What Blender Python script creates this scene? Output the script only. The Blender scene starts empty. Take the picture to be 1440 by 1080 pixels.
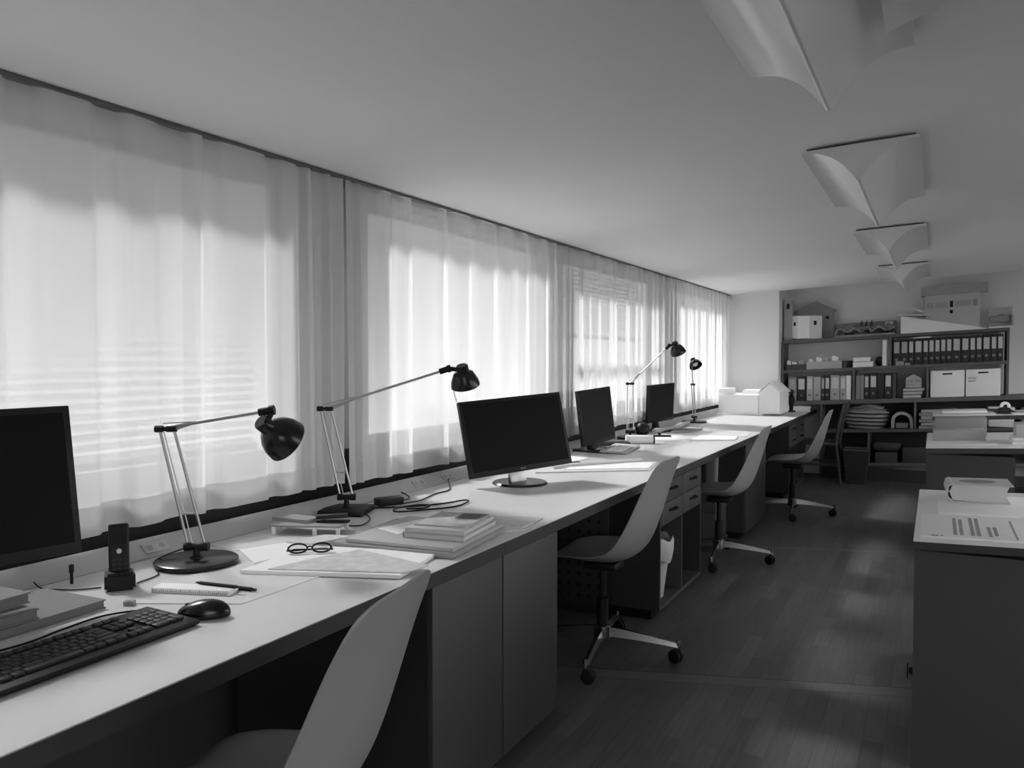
import bpy, bmesh, math, random
from mathutils import Vector, Matrix
random.seed(7)
sc = bpy.context.scene
COL = sc.collection
R = math.radians

# ------------------------------------------------------------------ materials
def mat(name, v, rough=0.5, metal=0.0, noise=0.0, scale=20.0, spec=0.5, bump=0.0, coat=0.0, stretch=None):
    m = bpy.data.materials.new(name); m.use_nodes = True
    nt = m.node_tree; b = nt.nodes['Principled BSDF']
    b.inputs['Base Color'].default_value = (v, v, v, 1)
    b.inputs['Roughness'].default_value = rough
    b.inputs['Metallic'].default_value = metal
    b.inputs['Specular IOR Level'].default_value = spec
    if coat: b.inputs['Coat Weight'].default_value = coat
    if noise or bump:
        tc = nt.nodes.new('ShaderNodeTexCoord'); n = nt.nodes.new('ShaderNodeTexNoise')
        n.inputs['Scale'].default_value = scale; n.inputs['Detail'].default_value = 4
        if stretch:
            mp = nt.nodes.new('ShaderNodeMapping'); mp.inputs['Scale'].default_value = stretch
            nt.links.new(tc.outputs['Object'], mp.inputs['Vector']); nt.links.new(mp.outputs['Vector'], n.inputs['Vector'])
        else:
            nt.links.new(tc.outputs['Object'], n.inputs['Vector'])
        if noise:
            r = nt.nodes.new('ShaderNodeMapRange')
            r.inputs['To Min'].default_value = v*(1-noise); r.inputs['To Max'].default_value = v*(1+noise)
            nt.links.new(n.outputs['Fac'], r.inputs['Value']); nt.links.new(r.outputs['Result'], b.inputs['Base Color'])
        if bump:
            bp = nt.nodes.new('ShaderNodeBump'); bp.inputs['Strength'].default_value = bump; bp.inputs['Distance'].default_value = 0.002
            nt.links.new(n.outputs['Fac'], bp.inputs['Height']); nt.links.new(bp.outputs['Normal'], b.inputs['Normal'])
    return m

M = {}
M['ceiling'] = mat('ceiling_paint', .92, .9, noise=.03, scale=3)
M['wall'] = mat('wall_paint', .80, .9, noise=.03, scale=4)
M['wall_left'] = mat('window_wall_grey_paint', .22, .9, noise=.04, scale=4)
M['wall_dim'] = mat('wall_grey_paint', .72, .9, noise=.04, scale=4)
M['desk'] = mat('white_laminate', .62, .36, noise=.03, scale=60, spec=.5)
M['table'] = mat('white_melamine_top', .86, .45, noise=.02, scale=60)
M['desk_edge'] = mat('grey_edge_band', .028, .6)
M['cab'] = mat('grey_laminate', .047, .6, noise=.05, scale=60)
M['cab_dark'] = mat('dark_grey_board', .026, .6, noise=.05, scale=60)
M['ledge'] = mat('pale_grey_metal', .36, .5, noise=.03)
M['dark_trim'] = mat('dark_frame_metal', .006, .7, spec=.15)
M['rail'] = mat('rail_metal', .13, .5)
M['black'] = mat('black_plastic', .008, .5, noise=.2, spec=.28)
M['black_gloss'] = mat('black_lacquer', .006, .25, spec=.4)
M['screen'] = mat('screen_panel', .003, .55, spec=.12)
M['screen2'] = mat('matte_screen_panel', .007, .5, spec=.2)
M['key'] = mat('key_plastic', .022, .5, spec=.35)
M['chrome'] = mat('polished_aluminium', .36, .25, metal=1)
M['alu'] = mat('brushed_aluminium', .45, .38, metal=1, noise=.1)
M['chair'] = mat('chair_shell_plastic', .28, .42, noise=.03, scale=8)
M['paper'] = mat('white_paper', .84, .8, noise=.03, scale=30)
M['paper2'] = mat('off_white_paper', .62, .8, noise=.05, scale=30)
M['paper_print'] = mat('printed_paper', .55, .75, noise=.35, scale=26)
M['card'] = mat('white_card', .86, .8, noise=.03, scale=20)
M['grey_card'] = mat('grey_card', .30, .8, noise=.10, scale=20)
M['box_grey'] = mat('grey_carton', .05, .8, noise=.06, scale=20)
M['mid_card'] = mat('mid_grey_card', .42, .8, noise=.05, scale=20)
M['dark_card'] = mat('dark_card', .06, .7, noise=.2, scale=20)
M['book_grey'] = mat('grey_book_cloth', .15, .7, noise=.08, scale=50)
M['lightbook'] = mat('pale_book_cover', .55, .5, noise=.05, scale=30)
M['gloss'] = mat('glossy_magazine', .50, .12, noise=.5, scale=12)
M['binder'] = mat('black_binder_board', .022, .5, noise=.2, scale=40)
M['binder_grey'] = mat('grey_binder_board', .24, .6, noise=.1, scale=40)
M['binder_pale'] = mat('pale_binder_board', .40, .6, noise=.08, scale=40)
M['label'] = mat('label_paper', .58, .8, noise=.15, scale=60)
M['ink'] = mat('grey_ink', .10, .8)
M['fixture'] = mat('fixture_enamel', .84, .22, noise=.02, scale=5, spec=.5)
M['bookcase'] = mat('bookcase_board', .11, .6, noise=.06, scale=30)
M['wood_dark'] = mat('dark_stained_wood', .045, .45, noise=.3, scale=12, stretch=(1, 1, .1))
M['bag'] = mat('white_liner', .5, .5)

def brickstripe():
    m = mat('striped_weave', .30, .8)
    nt = m.node_tree; b = nt.nodes['Principled BSDF']
    tc = nt.nodes.new('ShaderNodeTexCoord'); w = nt.nodes.new('ShaderNodeTexWave')
    w.wave_type = 'BANDS'; w.bands_direction = 'Z'; w.inputs['Scale'].default_value = 7.5; w.inputs['Distortion'].default_value = 1.2
    w.inputs['Detail'].default_value = 2
    cr = nt.nodes.new('ShaderNodeValToRGB'); cr.color_ramp.elements[0].position = .38; cr.color_ramp.elements[1].position = .55
    cr.color_ramp.elements[0].color = (.03, .03, .03, 1); cr.color_ramp.elements[1].color = (.36, .36, .36, 1)
    nt.links.new(tc.outputs['Object'], w.inputs['Vector']); nt.links.new(w.outputs['Fac'], cr.inputs['Fac'])
    nt.links.new(cr.outputs['Color'], b.inputs['Base Color'])
    return m
M['stripe'] = brickstripe()

def curtain_mat(name, tr, df, fac, weave):
    m = bpy.data.materials.new(name); m.use_nodes = True; nt = m.node_tree
    for n in list(nt.nodes):
        if n.type == 'BSDF_PRINCIPLED': nt.nodes.remove(n)
    out = nt.nodes['Material Output']
    t = nt.nodes.new('ShaderNodeBsdfTranslucent'); d = nt.nodes.new('ShaderNodeBsdfDiffuse'); mx = nt.nodes.new('ShaderNodeMixShader')
    tc = nt.nodes.new('ShaderNodeTexCoord'); mp = nt.nodes.new('ShaderNodeMapping'); mp.inputs['Scale'].default_value = (300, 300, 25)
    n = nt.nodes.new('ShaderNodeTexNoise'); n.inputs['Scale'].default_value = 1; n.inputs['Detail'].default_value = 2
    r = nt.nodes.new('ShaderNodeMapRange'); r.inputs['To Min'].default_value = tr*.93; r.inputs['To Max'].default_value = min(1, tr*1.07)
    nt.links.new(tc.outputs['Object'], mp.inputs['Vector']); nt.links.new(mp.outputs['Vector'], n.inputs['Vector'])
    nt.links.new(n.outputs['Fac'], r.inputs['Value']); nt.links.new(r.outputs['Result'], t.inputs['Color'])
    d.inputs['Color'].default_value = (df, df, df, 1); mx.inputs['Fac'].default_value = fac
    nt.links.new(d.outputs[0], mx.inputs[1]); nt.links.new(t.outputs[0], mx.inputs[2]); # open weave: part of the light passes straight through
    tp = nt.nodes.new('ShaderNodeBsdfTransparent'); m2 = nt.nodes.new('ShaderNodeMixShader'); m2.inputs['Fac'].default_value = weave
    nt.links.new(mx.outputs[0], m2.inputs[1]); nt.links.new(tp.outputs[0], m2.inputs[2]); nt.links.new(m2.outputs[0], out.inputs['Surface'])
    return m
M['curtain'] = curtain_mat('sheer_curtain_cloth', .60, .70, .074, .10)
M['curtain_far'] = curtain_mat('brightened_curtain_cloth', .60, .70, .040, .14)  # same sheer cloth, letting more light straight through to brighten the far end
M['curtain_near'] = curtain_mat('dimmed_curtain_cloth', .60, .70, .08, .078)  # same sheer cloth, letting less light straight through to dim the near window
M['hem'] = curtain_mat('curtain_hem_cloth', .60, .70, .13, .12)

def glass_mat():
    m = bpy.data.materials.new('window_glass'); m.use_nodes = True; nt = m.node_tree
    for n in list(nt.nodes):
        if n.type == 'BSDF_PRINCIPLED': nt.nodes.remove(n)
    t = nt.nodes.new('ShaderNodeBsdfTransparent'); g = nt.nodes.new('ShaderNodeBsdfGlossy'); mx = nt.nodes.new('ShaderNodeMixShader')
    t.inputs['Color'].default_value = (.94, .94, .94, 1); g.inputs['Roughness'].default_value = .03; mx.inputs['Fac'].default_value = .06
    nt.links.new(t.outputs[0], mx.inputs[1]); nt.links.new(g.outputs[0], mx.inputs[2]); nt.links.new(mx.outputs[0], nt.nodes['Material Output'].inputs['Surface'])
    return m
M['glass'] = glass_mat()

def floor_mat():
    m = bpy.data.materials.new('oak_parquet'); m.use_nodes = True; nt = m.node_tree; N = nt.nodes; L = nt.links
    b = N['Principled BSDF']; tc = N.new('ShaderNodeTexCoord')
    mp = N.new('ShaderNodeMapping'); mp.inputs['Rotation'].default_value = (0, 0, R(-17.8-90))
    L.new(tc.outputs['Object'], mp.inputs['Vector'])
    br = N.new('ShaderNodeTexBrick'); br.inputs['Scale'].default_value = 1
    br.inputs['Brick Width'].default_value = .46; br.inputs['Row Height'].default_value = .07
    br.inputs['Mortar Size'].default_value = .0008; br.inputs['Bias'].default_value = 0
    br.inputs['Color1'].default_value = (.078, .078, .078, 1); br.inputs['Color2'].default_value = (.124, .124, .124, 1)
    br.inputs['Mortar'].default_value = (.05, .05, .05, 1); br.offset = .37
    mpb = N.new('ShaderNodeMapping'); mpb.inputs['Rotation'].default_value = (0, 0, R(-90)); L.new(tc.outputs['Object'], mpb.inputs['Vector'])
    L.new(mpb.outputs['Vector'], br.inputs['Vector'])
    # grain
    mg = N.new('ShaderNodeMapping'); mg.inputs['Scale'].default_value = (5, 70, 1)
    L.new(mpb.outputs['Vector'], mg.inputs['Vector'])
    ng = N.new('ShaderNodeTexNoise'); ng.inputs['Scale'].default_value = 1.0; ng.inputs['Detail'].default_value = 6; ng.inputs['Distortion'].default_value = .6
    L.new(mg.outputs['Vector'], ng.inputs['Vector'])
    rg = N.new('ShaderNodeMapRange'); rg.inputs['From Min'].default_value = .3; rg.inputs['From Max'].default_value = .7
    rg.inputs['To Min'].default_value = .84; rg.inputs['To Max'].default_value = 1.14
    L.new(ng.outputs['Fac'], rg.inputs['Value'])
    mu = N.new('ShaderNodeMix'); mu.data_type = 'RGBA'; mu.blend_type = 'MULTIPLY'; mu.inputs['Factor'].default_value = 1
    L.new(br.outputs['Color'], mu.inputs[6]); L.new(rg.outputs['Result'], mu.inputs[7])
    # crossing boards: the mapped x axis runs along the planks; a wide board every 2.5 m
    sx = N.new('ShaderNodeSeparateXYZ'); L.new(mp.outputs['Vector'], sx.inputs[0])
    def math_(op, a, bv=None):
        n = N.new('ShaderNodeMath'); n.operation = op
        for i, q in enumerate((a, bv)):
            if q is None: continue
            if isinstance(q, (int, float)): n.inputs[i].default_value = q
            else: L.new(q, n.inputs[i])
        return n.outputs[0]
    ax = math_('ABSOLUTE', sx.outputs['X'])
    w = math_('MODULO', math_('ADD', ax, -3.375 + 2.5*4), 2.5)
    strip = math_('LESS_THAN', w, .095)
    e1 = math_('LESS_THAN', math_('ABSOLUTE', math_('SUBTRACT', w, .095)), .0035)
    e2 = math_('LESS_THAN', w, .0035)
    edge = math_('MAXIMUM', e1, e2)
    m2 = N.new('ShaderNodeMix'); m2.data_type = 'RGBA'
    L.new(strip, m2.inputs['Factor']); L.new(mu.outputs[2], m2.inputs[6])
    rs = N.new('ShaderNodeMapRange'); rs.inputs['To Min'].default_value = .112; rs.inputs['To Max'].default_value = .15
    L.new(ng.outputs['Fac'], rs.inputs['Value']); L.new(rs.outputs['Result'], m2.inputs[7])
    m3 = N.new('ShaderNodeMix'); m3.data_type = 'RGBA'; L.new(edge, m3.inputs['Factor']); L.new(m2.outputs[2], m3.inputs[6])
    m3.inputs[7].default_value = (.03, .03, .03, 1)
    L.new(m3.outputs[2], b.inputs['Base Color'])
    b.inputs['Roughness'].default_value = .42; b.inputs['Specular IOR Level'].default_value = .35
    return m
M['floor'] = floor_mat()

# ------------------------------------------------------------------ mesh helpers
class MB:
    def __init__(self): self.bm = bmesh.new()
    def box(self, x0, x1, y0, y1, z0, z1, bev=0, sh=0, mx=None, seg=2):
        b = bmesh.new(); r = bmesh.ops.create_cube(b, size=1)
        for v in b.verts:
            v.co = Vector(((x0+x1)/2+v.co.x*(x1-x0), (y0+y1)/2+v.co.y*(y1-y0), (z0+z1)/2+v.co.z*(z1-z0)))
        if bev: bmesh.ops.bevel(b, geom=list(b.edges), offset=bev, segments=seg, affect='EDGES', profile=.5)
        for v in b.verts:
            if sh: v.co.z += sh*v.co.x
            if mx: v.co = mx @ v.co
        self._merge(b); return self
    def _merge(self, b):
        me = bpy.data.meshes.new('t'); b.to_mesh(me); b.free(); self.bm.from_mesh(me); bpy.data.meshes.remove(me)
    def prism(self, poly, z0, z1, bev=0, mx=None):
        b = bmesh.new(); vs = [b.verts.new((p[0], p[1], z0)) for p in poly]; f = b.faces.new(vs)
        b.normal_update()
        if f.normal.z > 0: f.normal_flip()
        e = bmesh.ops.extrude_face_region(b, geom=[f])
        for v in e['geom']:
            if isinstance(v, bmesh.types.BMVert): v.co.z = z1
        bmesh.ops.recalc_face_normals(b, faces=b.faces)
        if bev: bmesh.ops.bevel(b, geom=list(b.edges), offset=bev, segments=2, affect='EDGES')
        if mx:
            for v in b.verts: v.co = mx @ v.co
        self._merge(b); return self
    def tube(self, pts, r, seg=8, caps=True):
        pts = [Vector(p) for p in pts]; bm = self.bm; rings = []
        rs = r if isinstance(r, (list, tuple)) else [r]*len(pts)
        up = None
        for i, p in enumerate(pts):
            t = (pts[min(i+1, len(pts)-1)]-pts[max(i-1, 0)]).normalized()
            if up is None: up = t.orthogonal().normalized()
            up = (up - t*up.dot(t))
            up = up.normalized() if up.length > 1e-6 else t.orthogonal().normalized()
            s = t.cross(up)
            rings.append([bm.verts.new(p+rs[i]*(math.cos(a)*up+math.sin(a)*s)) for a in [2*math.pi*k/seg for k in range(seg)]])
        for a, b in zip(rings, rings[1:]):
            for k in range(seg): bm.faces.new((a[k], a[(k+1) % seg], b[(k+1) % seg], b[k]))
        if caps:
            bm.faces.new(rings[0][::-1]); bm.faces.new(rings[-1])
        return self
    def lathe(self, prof, origin=(0, 0, 0), axis=(0, 0, 1), seg=32, close=False):
        ax = Vector(axis).normalized(); q = Vector((0, 0, 1)).rotation_difference(ax).to_matrix(); o = Vector(origin); bm = self.bm
        rings = []
        for (r, h) in prof:
            if r < 1e-5: rings.append([bm.verts.new(o+q@Vector((0, 0, h)))])
            else: rings.append([bm.verts.new(o+q@Vector((r*math.cos(2*math.pi*k/seg), r*math.sin(2*math.pi*k/seg), h))) for k in range(seg)])
        for a, b in zip(rings, rings[1:]):
            for k in range(seg):
                k2 = (k+1) % seg
                if len(a) == 1 and len(b) == 1: continue
                if len(a) == 1: bm.faces.new((a[0], b[k2], b[k]))
                elif len(b) == 1: bm.faces.new((a[k], a[k2], b[0]))
                else: bm.faces.new((a[k], a[k2], b[k2], b[k]))
        return self
    def build(self, name, material, parent=None, smooth=True, loc=None, angle=35):
        bmesh.ops.recalc_face_normals(self.bm, faces=self.bm.faces)
        me = bpy.data.meshes.new(name); self.bm.to_mesh(me); self.bm.free()
        me.materials.append(material)
        if smooth:
            for p in me.polygons: p.use_smooth = True
            me.set_sharp_from_angle(angle=R(angle))
        o = bpy.data.objects.new(name, me); COL.objects.link(o)
        if parent: o.parent = parent
        if loc: o.location = loc
        return o

def merge(o, mb, material):
    me = o.data; n = len(me.polygons); bm = bmesh.new(); bm.from_mesh(me)
    bmesh.ops.recalc_face_normals(mb.bm, faces=mb.bm.faces)
    t = bpy.data.meshes.new('t'); mb.bm.to_mesh(t); mb.bm.free(); bm.from_mesh(t); bpy.data.meshes.remove(t)
    bm.to_mesh(me); bm.free(); me.materials.append(material)
    for p in me.polygons[n:]: p.material_index = 1
def tag(o, label, cat, group=None, kind=None):
    if label: o['label'] = label
    if cat: o['category'] = cat
    if group: o['group'] = group
    if kind: o['kind'] = kind
    return o
def thing(name, label, cat, loc=(0, 0, 0), rz=0, group=None):
    o = bpy.data.objects.new(name, None); COL.objects.link(o); o.empty_display_size = .05
    o.location = loc; o.rotation_euler = (0, 0, rz)
    return tag(o, label, cat, group)
def struct(name, mb, m, smooth=False):
    o = mb.build(name, m, smooth=smooth); o['kind'] = 'structure'; return o
def dup(root, loc, rz, label):
    r = root.copy(); COL.objects.link(r); r.location = loc; r.rotation_euler = (0, 0, rz); r['label'] = label
    for ch in list(root.children):
        c = ch.copy(); COL.objects.link(c); c.parent = r
        for g in list(ch.children):
            d = g.copy(); COL.objects.link(d); d.parent = c
    return r
def single(name, mb, m, label, cat, loc=(0, 0, 0), rz=0, group=None, smooth=True):
    o = mb.build(name, m, smooth=smooth); o.location = loc; o.rotation_euler = (0, 0, rz)
    return tag(o, label, cat, group)

# ------------------------------------------------------------------ the room
SL = .05                                     # the ceiling climbs gently away from the window wall
def ceil_z(x): return 2.047 + SL*(x+2.1)
XW = -2.20
struct('floor', MB().box(-2.3, 3.2, -2.2, 10.3, -.12, 0), M['floor'])
cm = MB()
def slab(m, x0, x1, y0, y1, dz, t=.15):
    b = bmesh.new(); bmesh.ops.create_cube(b, size=1)
    for v in b.verts:
        x = (x0+x1)/2+v.co.x*(x1-x0); y = (y0+y1)/2+v.co.y*(y1-y0)
        v.co = Vector((x, y, ceil_z(x)+dz+(0 if v.co.z < 0 else t)))
    m._merge(b)
slab(cm, -2.34, 3.3, -2.3, 9.45, 0); slab(cm, -2.34, 3.3, 9.45, 10.3, .12)
struct('ceiling', cm, M['ceiling'])
WINS = [(-1.6, 2.38), (2.88, 4.66), (4.98, 6.98), (7.42, 9.30)]
ZS, ZL = .950, 2.0
wl = MB()
wl.box(XW-.08, XW, -2.2, 10.2, 0, ZS); wl.box(XW-.08, XW, -2.2, 10.2, ZL, 2.2)
ys = [-2.2]+[v for w in WINS for v in w]+[10.2]
for a, b in zip(ys[0::2], ys[1::2]): wl.box(XW-.08, XW, a, b, ZS, ZL)
struct('wall_left', wl, M['wall_left'])
FILL_WINS = [(1.3, 2.7), (3.3, 5.2), (5.6, 8.7)]; rz0, rz1 = .85, 2.2  # unseen windows added as fill for the shaded side of the room
wr = MB(); wr.box(3.2, 3.3, -2.2, 10.3, -.1, rz0); wr.box(3.2, 3.3, -2.2, 10.3, rz1, 2.5)
yr = [-2.2]+[v for w in FILL_WINS for v in w]+[10.3]
for a, b in zip(yr[0::2], yr[1::2]): wr.box(3.2, 3.3, a, b, rz0, rz1)
struct('wall_right', wr, M['wall_dim'])
wf = MB(); wf.box(-2.3, .4, -2.3, -2.2, -.1, 2.5); wf.box(2.6, 3.3, -2.3, -2.2, -.1, 2.5); wf.box(.4, 2.6, -2.3, -2.2, -.1, .8); wf.box(.4, 2.6, -2.3, -2.2, 2.1, 2.5)
struct('wall_front', wf, M['wall_dim'])
struct('wall_back', MB().box(-1.56, 3.3, 9.97, 10.07, -.1, 2.55), M['wall'])
struct('wall_corner', MB().box(-2.2, -1.553, 9.45, 10.07, 0, 2.2), M['wall'])
struct('trim_1', MB().box(XW, XW+.03, -2.2, 9.45, .55, .945), M['dark_trim'])
for i, (a, b) in enumerate(WINS):
    f = MB(); X0, X1 = XW-.065, XW-.025; t = .035
    f.box(X0, X1, a, b, ZS, ZS+t); f.box(X0, X1, a, b, ZL-t, ZL)
    f.box(X0, X1, a, a+t, ZS+t, ZL-t); f.box(X0, X1, b-t, b, ZS+t, ZL-t)
    w = struct('window_%d' % (i+1), f, M['rail'])
    MB().box(XW-.047, XW-.043, a+t, b-t, ZS+t, ZL-t).build('pane', M['glass'], w, smooth=False)
for i, (a, b) in enumerate(FILL_WINS):
    f = MB(); t = .05
    f.box(3.22, 3.27, a, b, rz0, rz0+t); f.box(3.22, 3.27, a, b, rz1-t, rz1)
    f.box(3.22, 3.27, a, a+t, rz0+t, rz1-t); f.box(3.22, 3.27, b-t, b, rz0+t, rz1-t)
    w = struct('window_%d' % (i+5), f, M['rail'])  # added fill windows, numbered on from those of the window wall
    MB().box(3.243, 3.247, a+t, b-t, rz0+t, rz1-t).build('pane', M['glass'], w, smooth=False)
f = MB(); f.box(.4, 2.6, -2.27, -2.22, .8, .85); f.box(.4, 2.6, -2.27, -2.22, 2.05, 2.1); f.box(.4, .45, -2.27, -2.22, .85, 2.05); f.box(2.55, 2.6, -2.27, -2.22, .85, 2.05)  # unseen window added behind the camera to light surfaces facing it
w = struct('window_8', f, M['rail']); MB().box(.45, 2.55, -2.247, -2.243, .85, 2.05).build('pane', M['glass'], w, smooth=False)
# outside venetian blinds on the first and third windows
def blind(a, b, zlow, tilt, label):
    t = thing('venetian_blind', label, 'blind', (XW-.16, a, ZL+.06))
    MB().box(-.03, .03, 0, b-a, -.03, .03).build('head_rail', M['rail'], t, smooth=False)
    s = MB(); z = -.06
    while z > zlow-ZL-.06:
        mx = Matrix.Translation((0, 0, z)) @ Matrix.Rotation(tilt, 4, 'Y')
        s.box(-.0145, .0145, 0, b-a, -.0008, .0008, mx=mx); z -= .033
    s.build('slats', M['ledge'], t, smooth=False)
    MB().box(-.025, .025, 0, b-a, zlow-ZL-.09, zlow-ZL-.06).build('bottom_rail', M['rail'], t, smooth=False)
blind(WINS[0][0]+.02, WINS[0][1]-.02, ZS+.05, R(39), 'outside slatted blind shadowing the sheer curtain nearest the camera')
blind(WINS[2][0]+.02, WINS[2][1]-.02, 1.50, R(43), 'outside slatted blind half lowered behind the third sheer curtain')

# ------------------------------------------------------------------ curtains
def smooth_noise(seed):
    rnd = random.Random(seed); ph = [(rnd.uniform(.6, 1.6), rnd.uniform(0, 6.28), rnd.uniform(.5, 1)) for _ in range(5)]
    return lambda u: sum(a*math.sin(f*u+p) for f, p, a in ph)/2.2
def make_curtain(y0, y1, seed, dens, zb, label):
    n1, n2 = smooth_noise(seed), smooth_noise(seed+9)
    t = thing('curtain', label, 'curtain', (-2.1, y0, 0), group='sheer curtains along the window wall')
    N = int((y1-y0)/.012); u = 0; cols = []
    for i in range(N+1):
        y = y0+(y1-y0)*i/N
        d = dens(y); u += (y1-y0)/N*d
        amp = (.034+.012*n2(u*.5))*min(1, 14/d+.3)
        s = math.tanh(3.4*math.sin(u*.62+2.1*n1(u*.33)))
        cols.append((y-y0, amp, s, .35*n1(u*.8)))
    NZ = 26; m = MB(); bm = m.bm
    def X(c, f):            # f: 0 bottom .. 1 top ; pleats tighter at the top
        return c[1]*(.55+.55*(1-abs(2*f-1)**2)*.5+.25*(1-f))*c[2] + .012*c[3]*(1-f)
    zt = 2.035
    rows = []
    for j in range(NZ+1):
        f = j/NZ
        rows.append([bm.verts.new((X(c, f), c[0]+.010*math.sin(c[0]*9+seed)*(1-f), zb+(zt-zb)*f+(.004*c[3] if j == 0 else 0))) for c in cols])
    for a, b in zip(rows, rows[1:]):
        for k in range(len(a)-1): bm.faces.new((a[k], a[k+1], b[k+1], b[k]))
    m.build('curtain_cloth', M['curtain_near' if y0 < 2 else 'curtain' if y0 < 4.8 else 'curtain_far'], t, angle=180)
    h = MB(); bm = h.bm; rr = []
    for j in range(4):
        f = j/3*.085/(zt-zb)
        rr.append([bm.verts.new((X(c, f)+.004, c[0]+.010*math.sin(c[0]*9+seed)*(1-f), zb+(zt-zb)*f+(.004*c[3] if j == 0 else 0))) for c in cols])
    for a, b in zip(rr, rr[1:]):
        for k in range(len(a)-1): bm.faces.new((a[k], a[k+1], b[k+1], b[k]))
    h.build('hem', M['hem'], t, angle=180)
    return t
def bump(y, c, w): return math.exp(-((y-c)/w)**2)
make_curtain(-1.7, 2.585, 3, lambda y: 46+70*bump(y, 2.55, .25), .828, 'widest sheer white curtain, nearest the camera behind the first monitor')
make_curtain(2.60, 4.86, 8, lambda y: 44+70*bump(y, 2.6, .18)+25*bump(y, 4.8, .25), .815, 'sheer white curtain behind the second desk lamp and large monitor')
make_curtain(4.87, 7.22, 5, lambda y: 52+30*bump(y, 4.95, .2), .822, 'sheer white curtain with bright sunlit patches behind the third lamp')
make_curtain(7.23, 9.42, 12, lambda y: 60+30*bump(y, 7.3, .2), .825, 'farthest sheer white curtain, ending at the corner wall')
rt = thing('curtain_rail', 'long thin dark curtain rail under the ceiling edge', 'curtain rail', (-2.1, 0, 2.04))
MB().box(-.018, .018, -2.1, 9.44, -.004, .006).build('track', M['rail'], rt, smooth=False)
MB().box(-.055, -.03, -2.1, 9.44, -.02, .004).build('second_track', M['rail'], rt, smooth=False)

# ------------------------------------------------------------------ wall trunking and desks
ZD = .74
XD = -1.215
tr = thing('cable_trunking', 'long pale sloping cable duct running along the desk back', 'cable duct', (-2.03, 0, 0))
prof = [(-.003, .60), (-.003, .742), (-.050, .783), (-.062, .788), (-.075, .783), (-.078, .60)]
m = MB(); a = [m.bm.verts.new((x, -2.0, z)) for x, z in prof]; b = [m.bm.verts.new((x, 9.44, z)) for x, z in prof]
for k in range(6): m.bm.faces.new((a[k], a[(k+1) % 6], b[(k+1) % 6], b[k]))
m.bm.faces.new(a); m.bm.faces.new(b[::-1])
m.build('duct_body', M['ledge'], tr, angle=30)
for yy in (1.66, 3.06, 3.30, 8.0):
    mx = Matrix.Translation((-.026, yy, .762)) @ Matrix.Rotation(math.atan2(.041, -.047)-math.pi/2+math.pi/2, 4, 'Y')
    mx = Matrix.Translation((-.026, yy, .764)) @ Matrix.Rotation(R(41), 4, 'Y')
    s = MB().box(-.018, .018, -.042, .042, -.003, .0025, bev=.001, mx=mx).build('socket_plate', M['mid_card'], tr)
    k = MB()
    for q in (-.021, .021): k.lathe([(.0, .0), (.010, .0), (.010, .003), (0, .003)], origin=mx @ Vector((0, q, 0)), axis=mx.to_3x3() @ Vector((0, 0, 1)), seg=16)
    k.build('socket_hole', M['grey_card'], s)

def desk(y0, y1, label, poly=None):
    t = thing('worktop', label, 'desk', (0, y0, 0))
    P = poly or [(-2.03, 0), (XD+.003, 0), (XD+.003, y1-y0-.002), (-2.03, y1-y0-.002)]
    MB().prism(P, ZD-.04, ZD, bev=.0015).build('top_board', M['desk'], t)
    e = MB().box(XD+.003, XD+.006, 0, y1-y0-.002, ZD-.04, ZD-.001).build('edge_band', M['desk_edge'], t, smooth=False)
    MB().box(-2.02, -1.99, 0.01, min(y1-y0, 3.40)-.01, .10, ZD-.041).build('underdesk_shade_board', M['cab_dark'], t, smooth=False)  # dark board added to imitate the black shade under the desk
    return t
desk(-1.2, 2.285, 'nearest length of white worktop, with the keyboard and mouse')
desk(2.285, 6.03, 'middle length of white worktop, carrying the large swivelled monitor')
desk(6.03, 9.95, 'far length of white worktop, carrying the white house model', [(-2.03, 0), (XD+.003, 0), (XD+.003, 3.918), (-1.54, 3.918), (-1.54, 3.41), (-2.03, 3.41)])

def cabinet(y0, y1, label, x0=-1.95):
    t = thing('cabinet', label, 'cabinet', (XD, y0, 0)); w = y1-y0; d = x0-XD
    MB().box(d, -.022, .001, w-.001, .05, ZD-.042).build('body', M['cab_dark'], t, smooth=False)
    MB().box(d, -.05, .01, w-.01, 0, .05).build('plinth', M['dark_trim'], t, smooth=False)
    MB().box(-.021, -.002, .003, w-.003, .045, ZD-.045, bev=.001).build('door', M['cab'], t)
    return t
cabinet(1.872, 2.285, 'grey cupboard door under the worktop, left one beside the nearest chair')
cabinet(2.289, 2.712, 'grey cupboard door under the worktop, right one with the open knee space beyond')
cabinet(6.05, 6.84, 'grey cupboard front under the worktop between third and fourth chairs')

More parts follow.
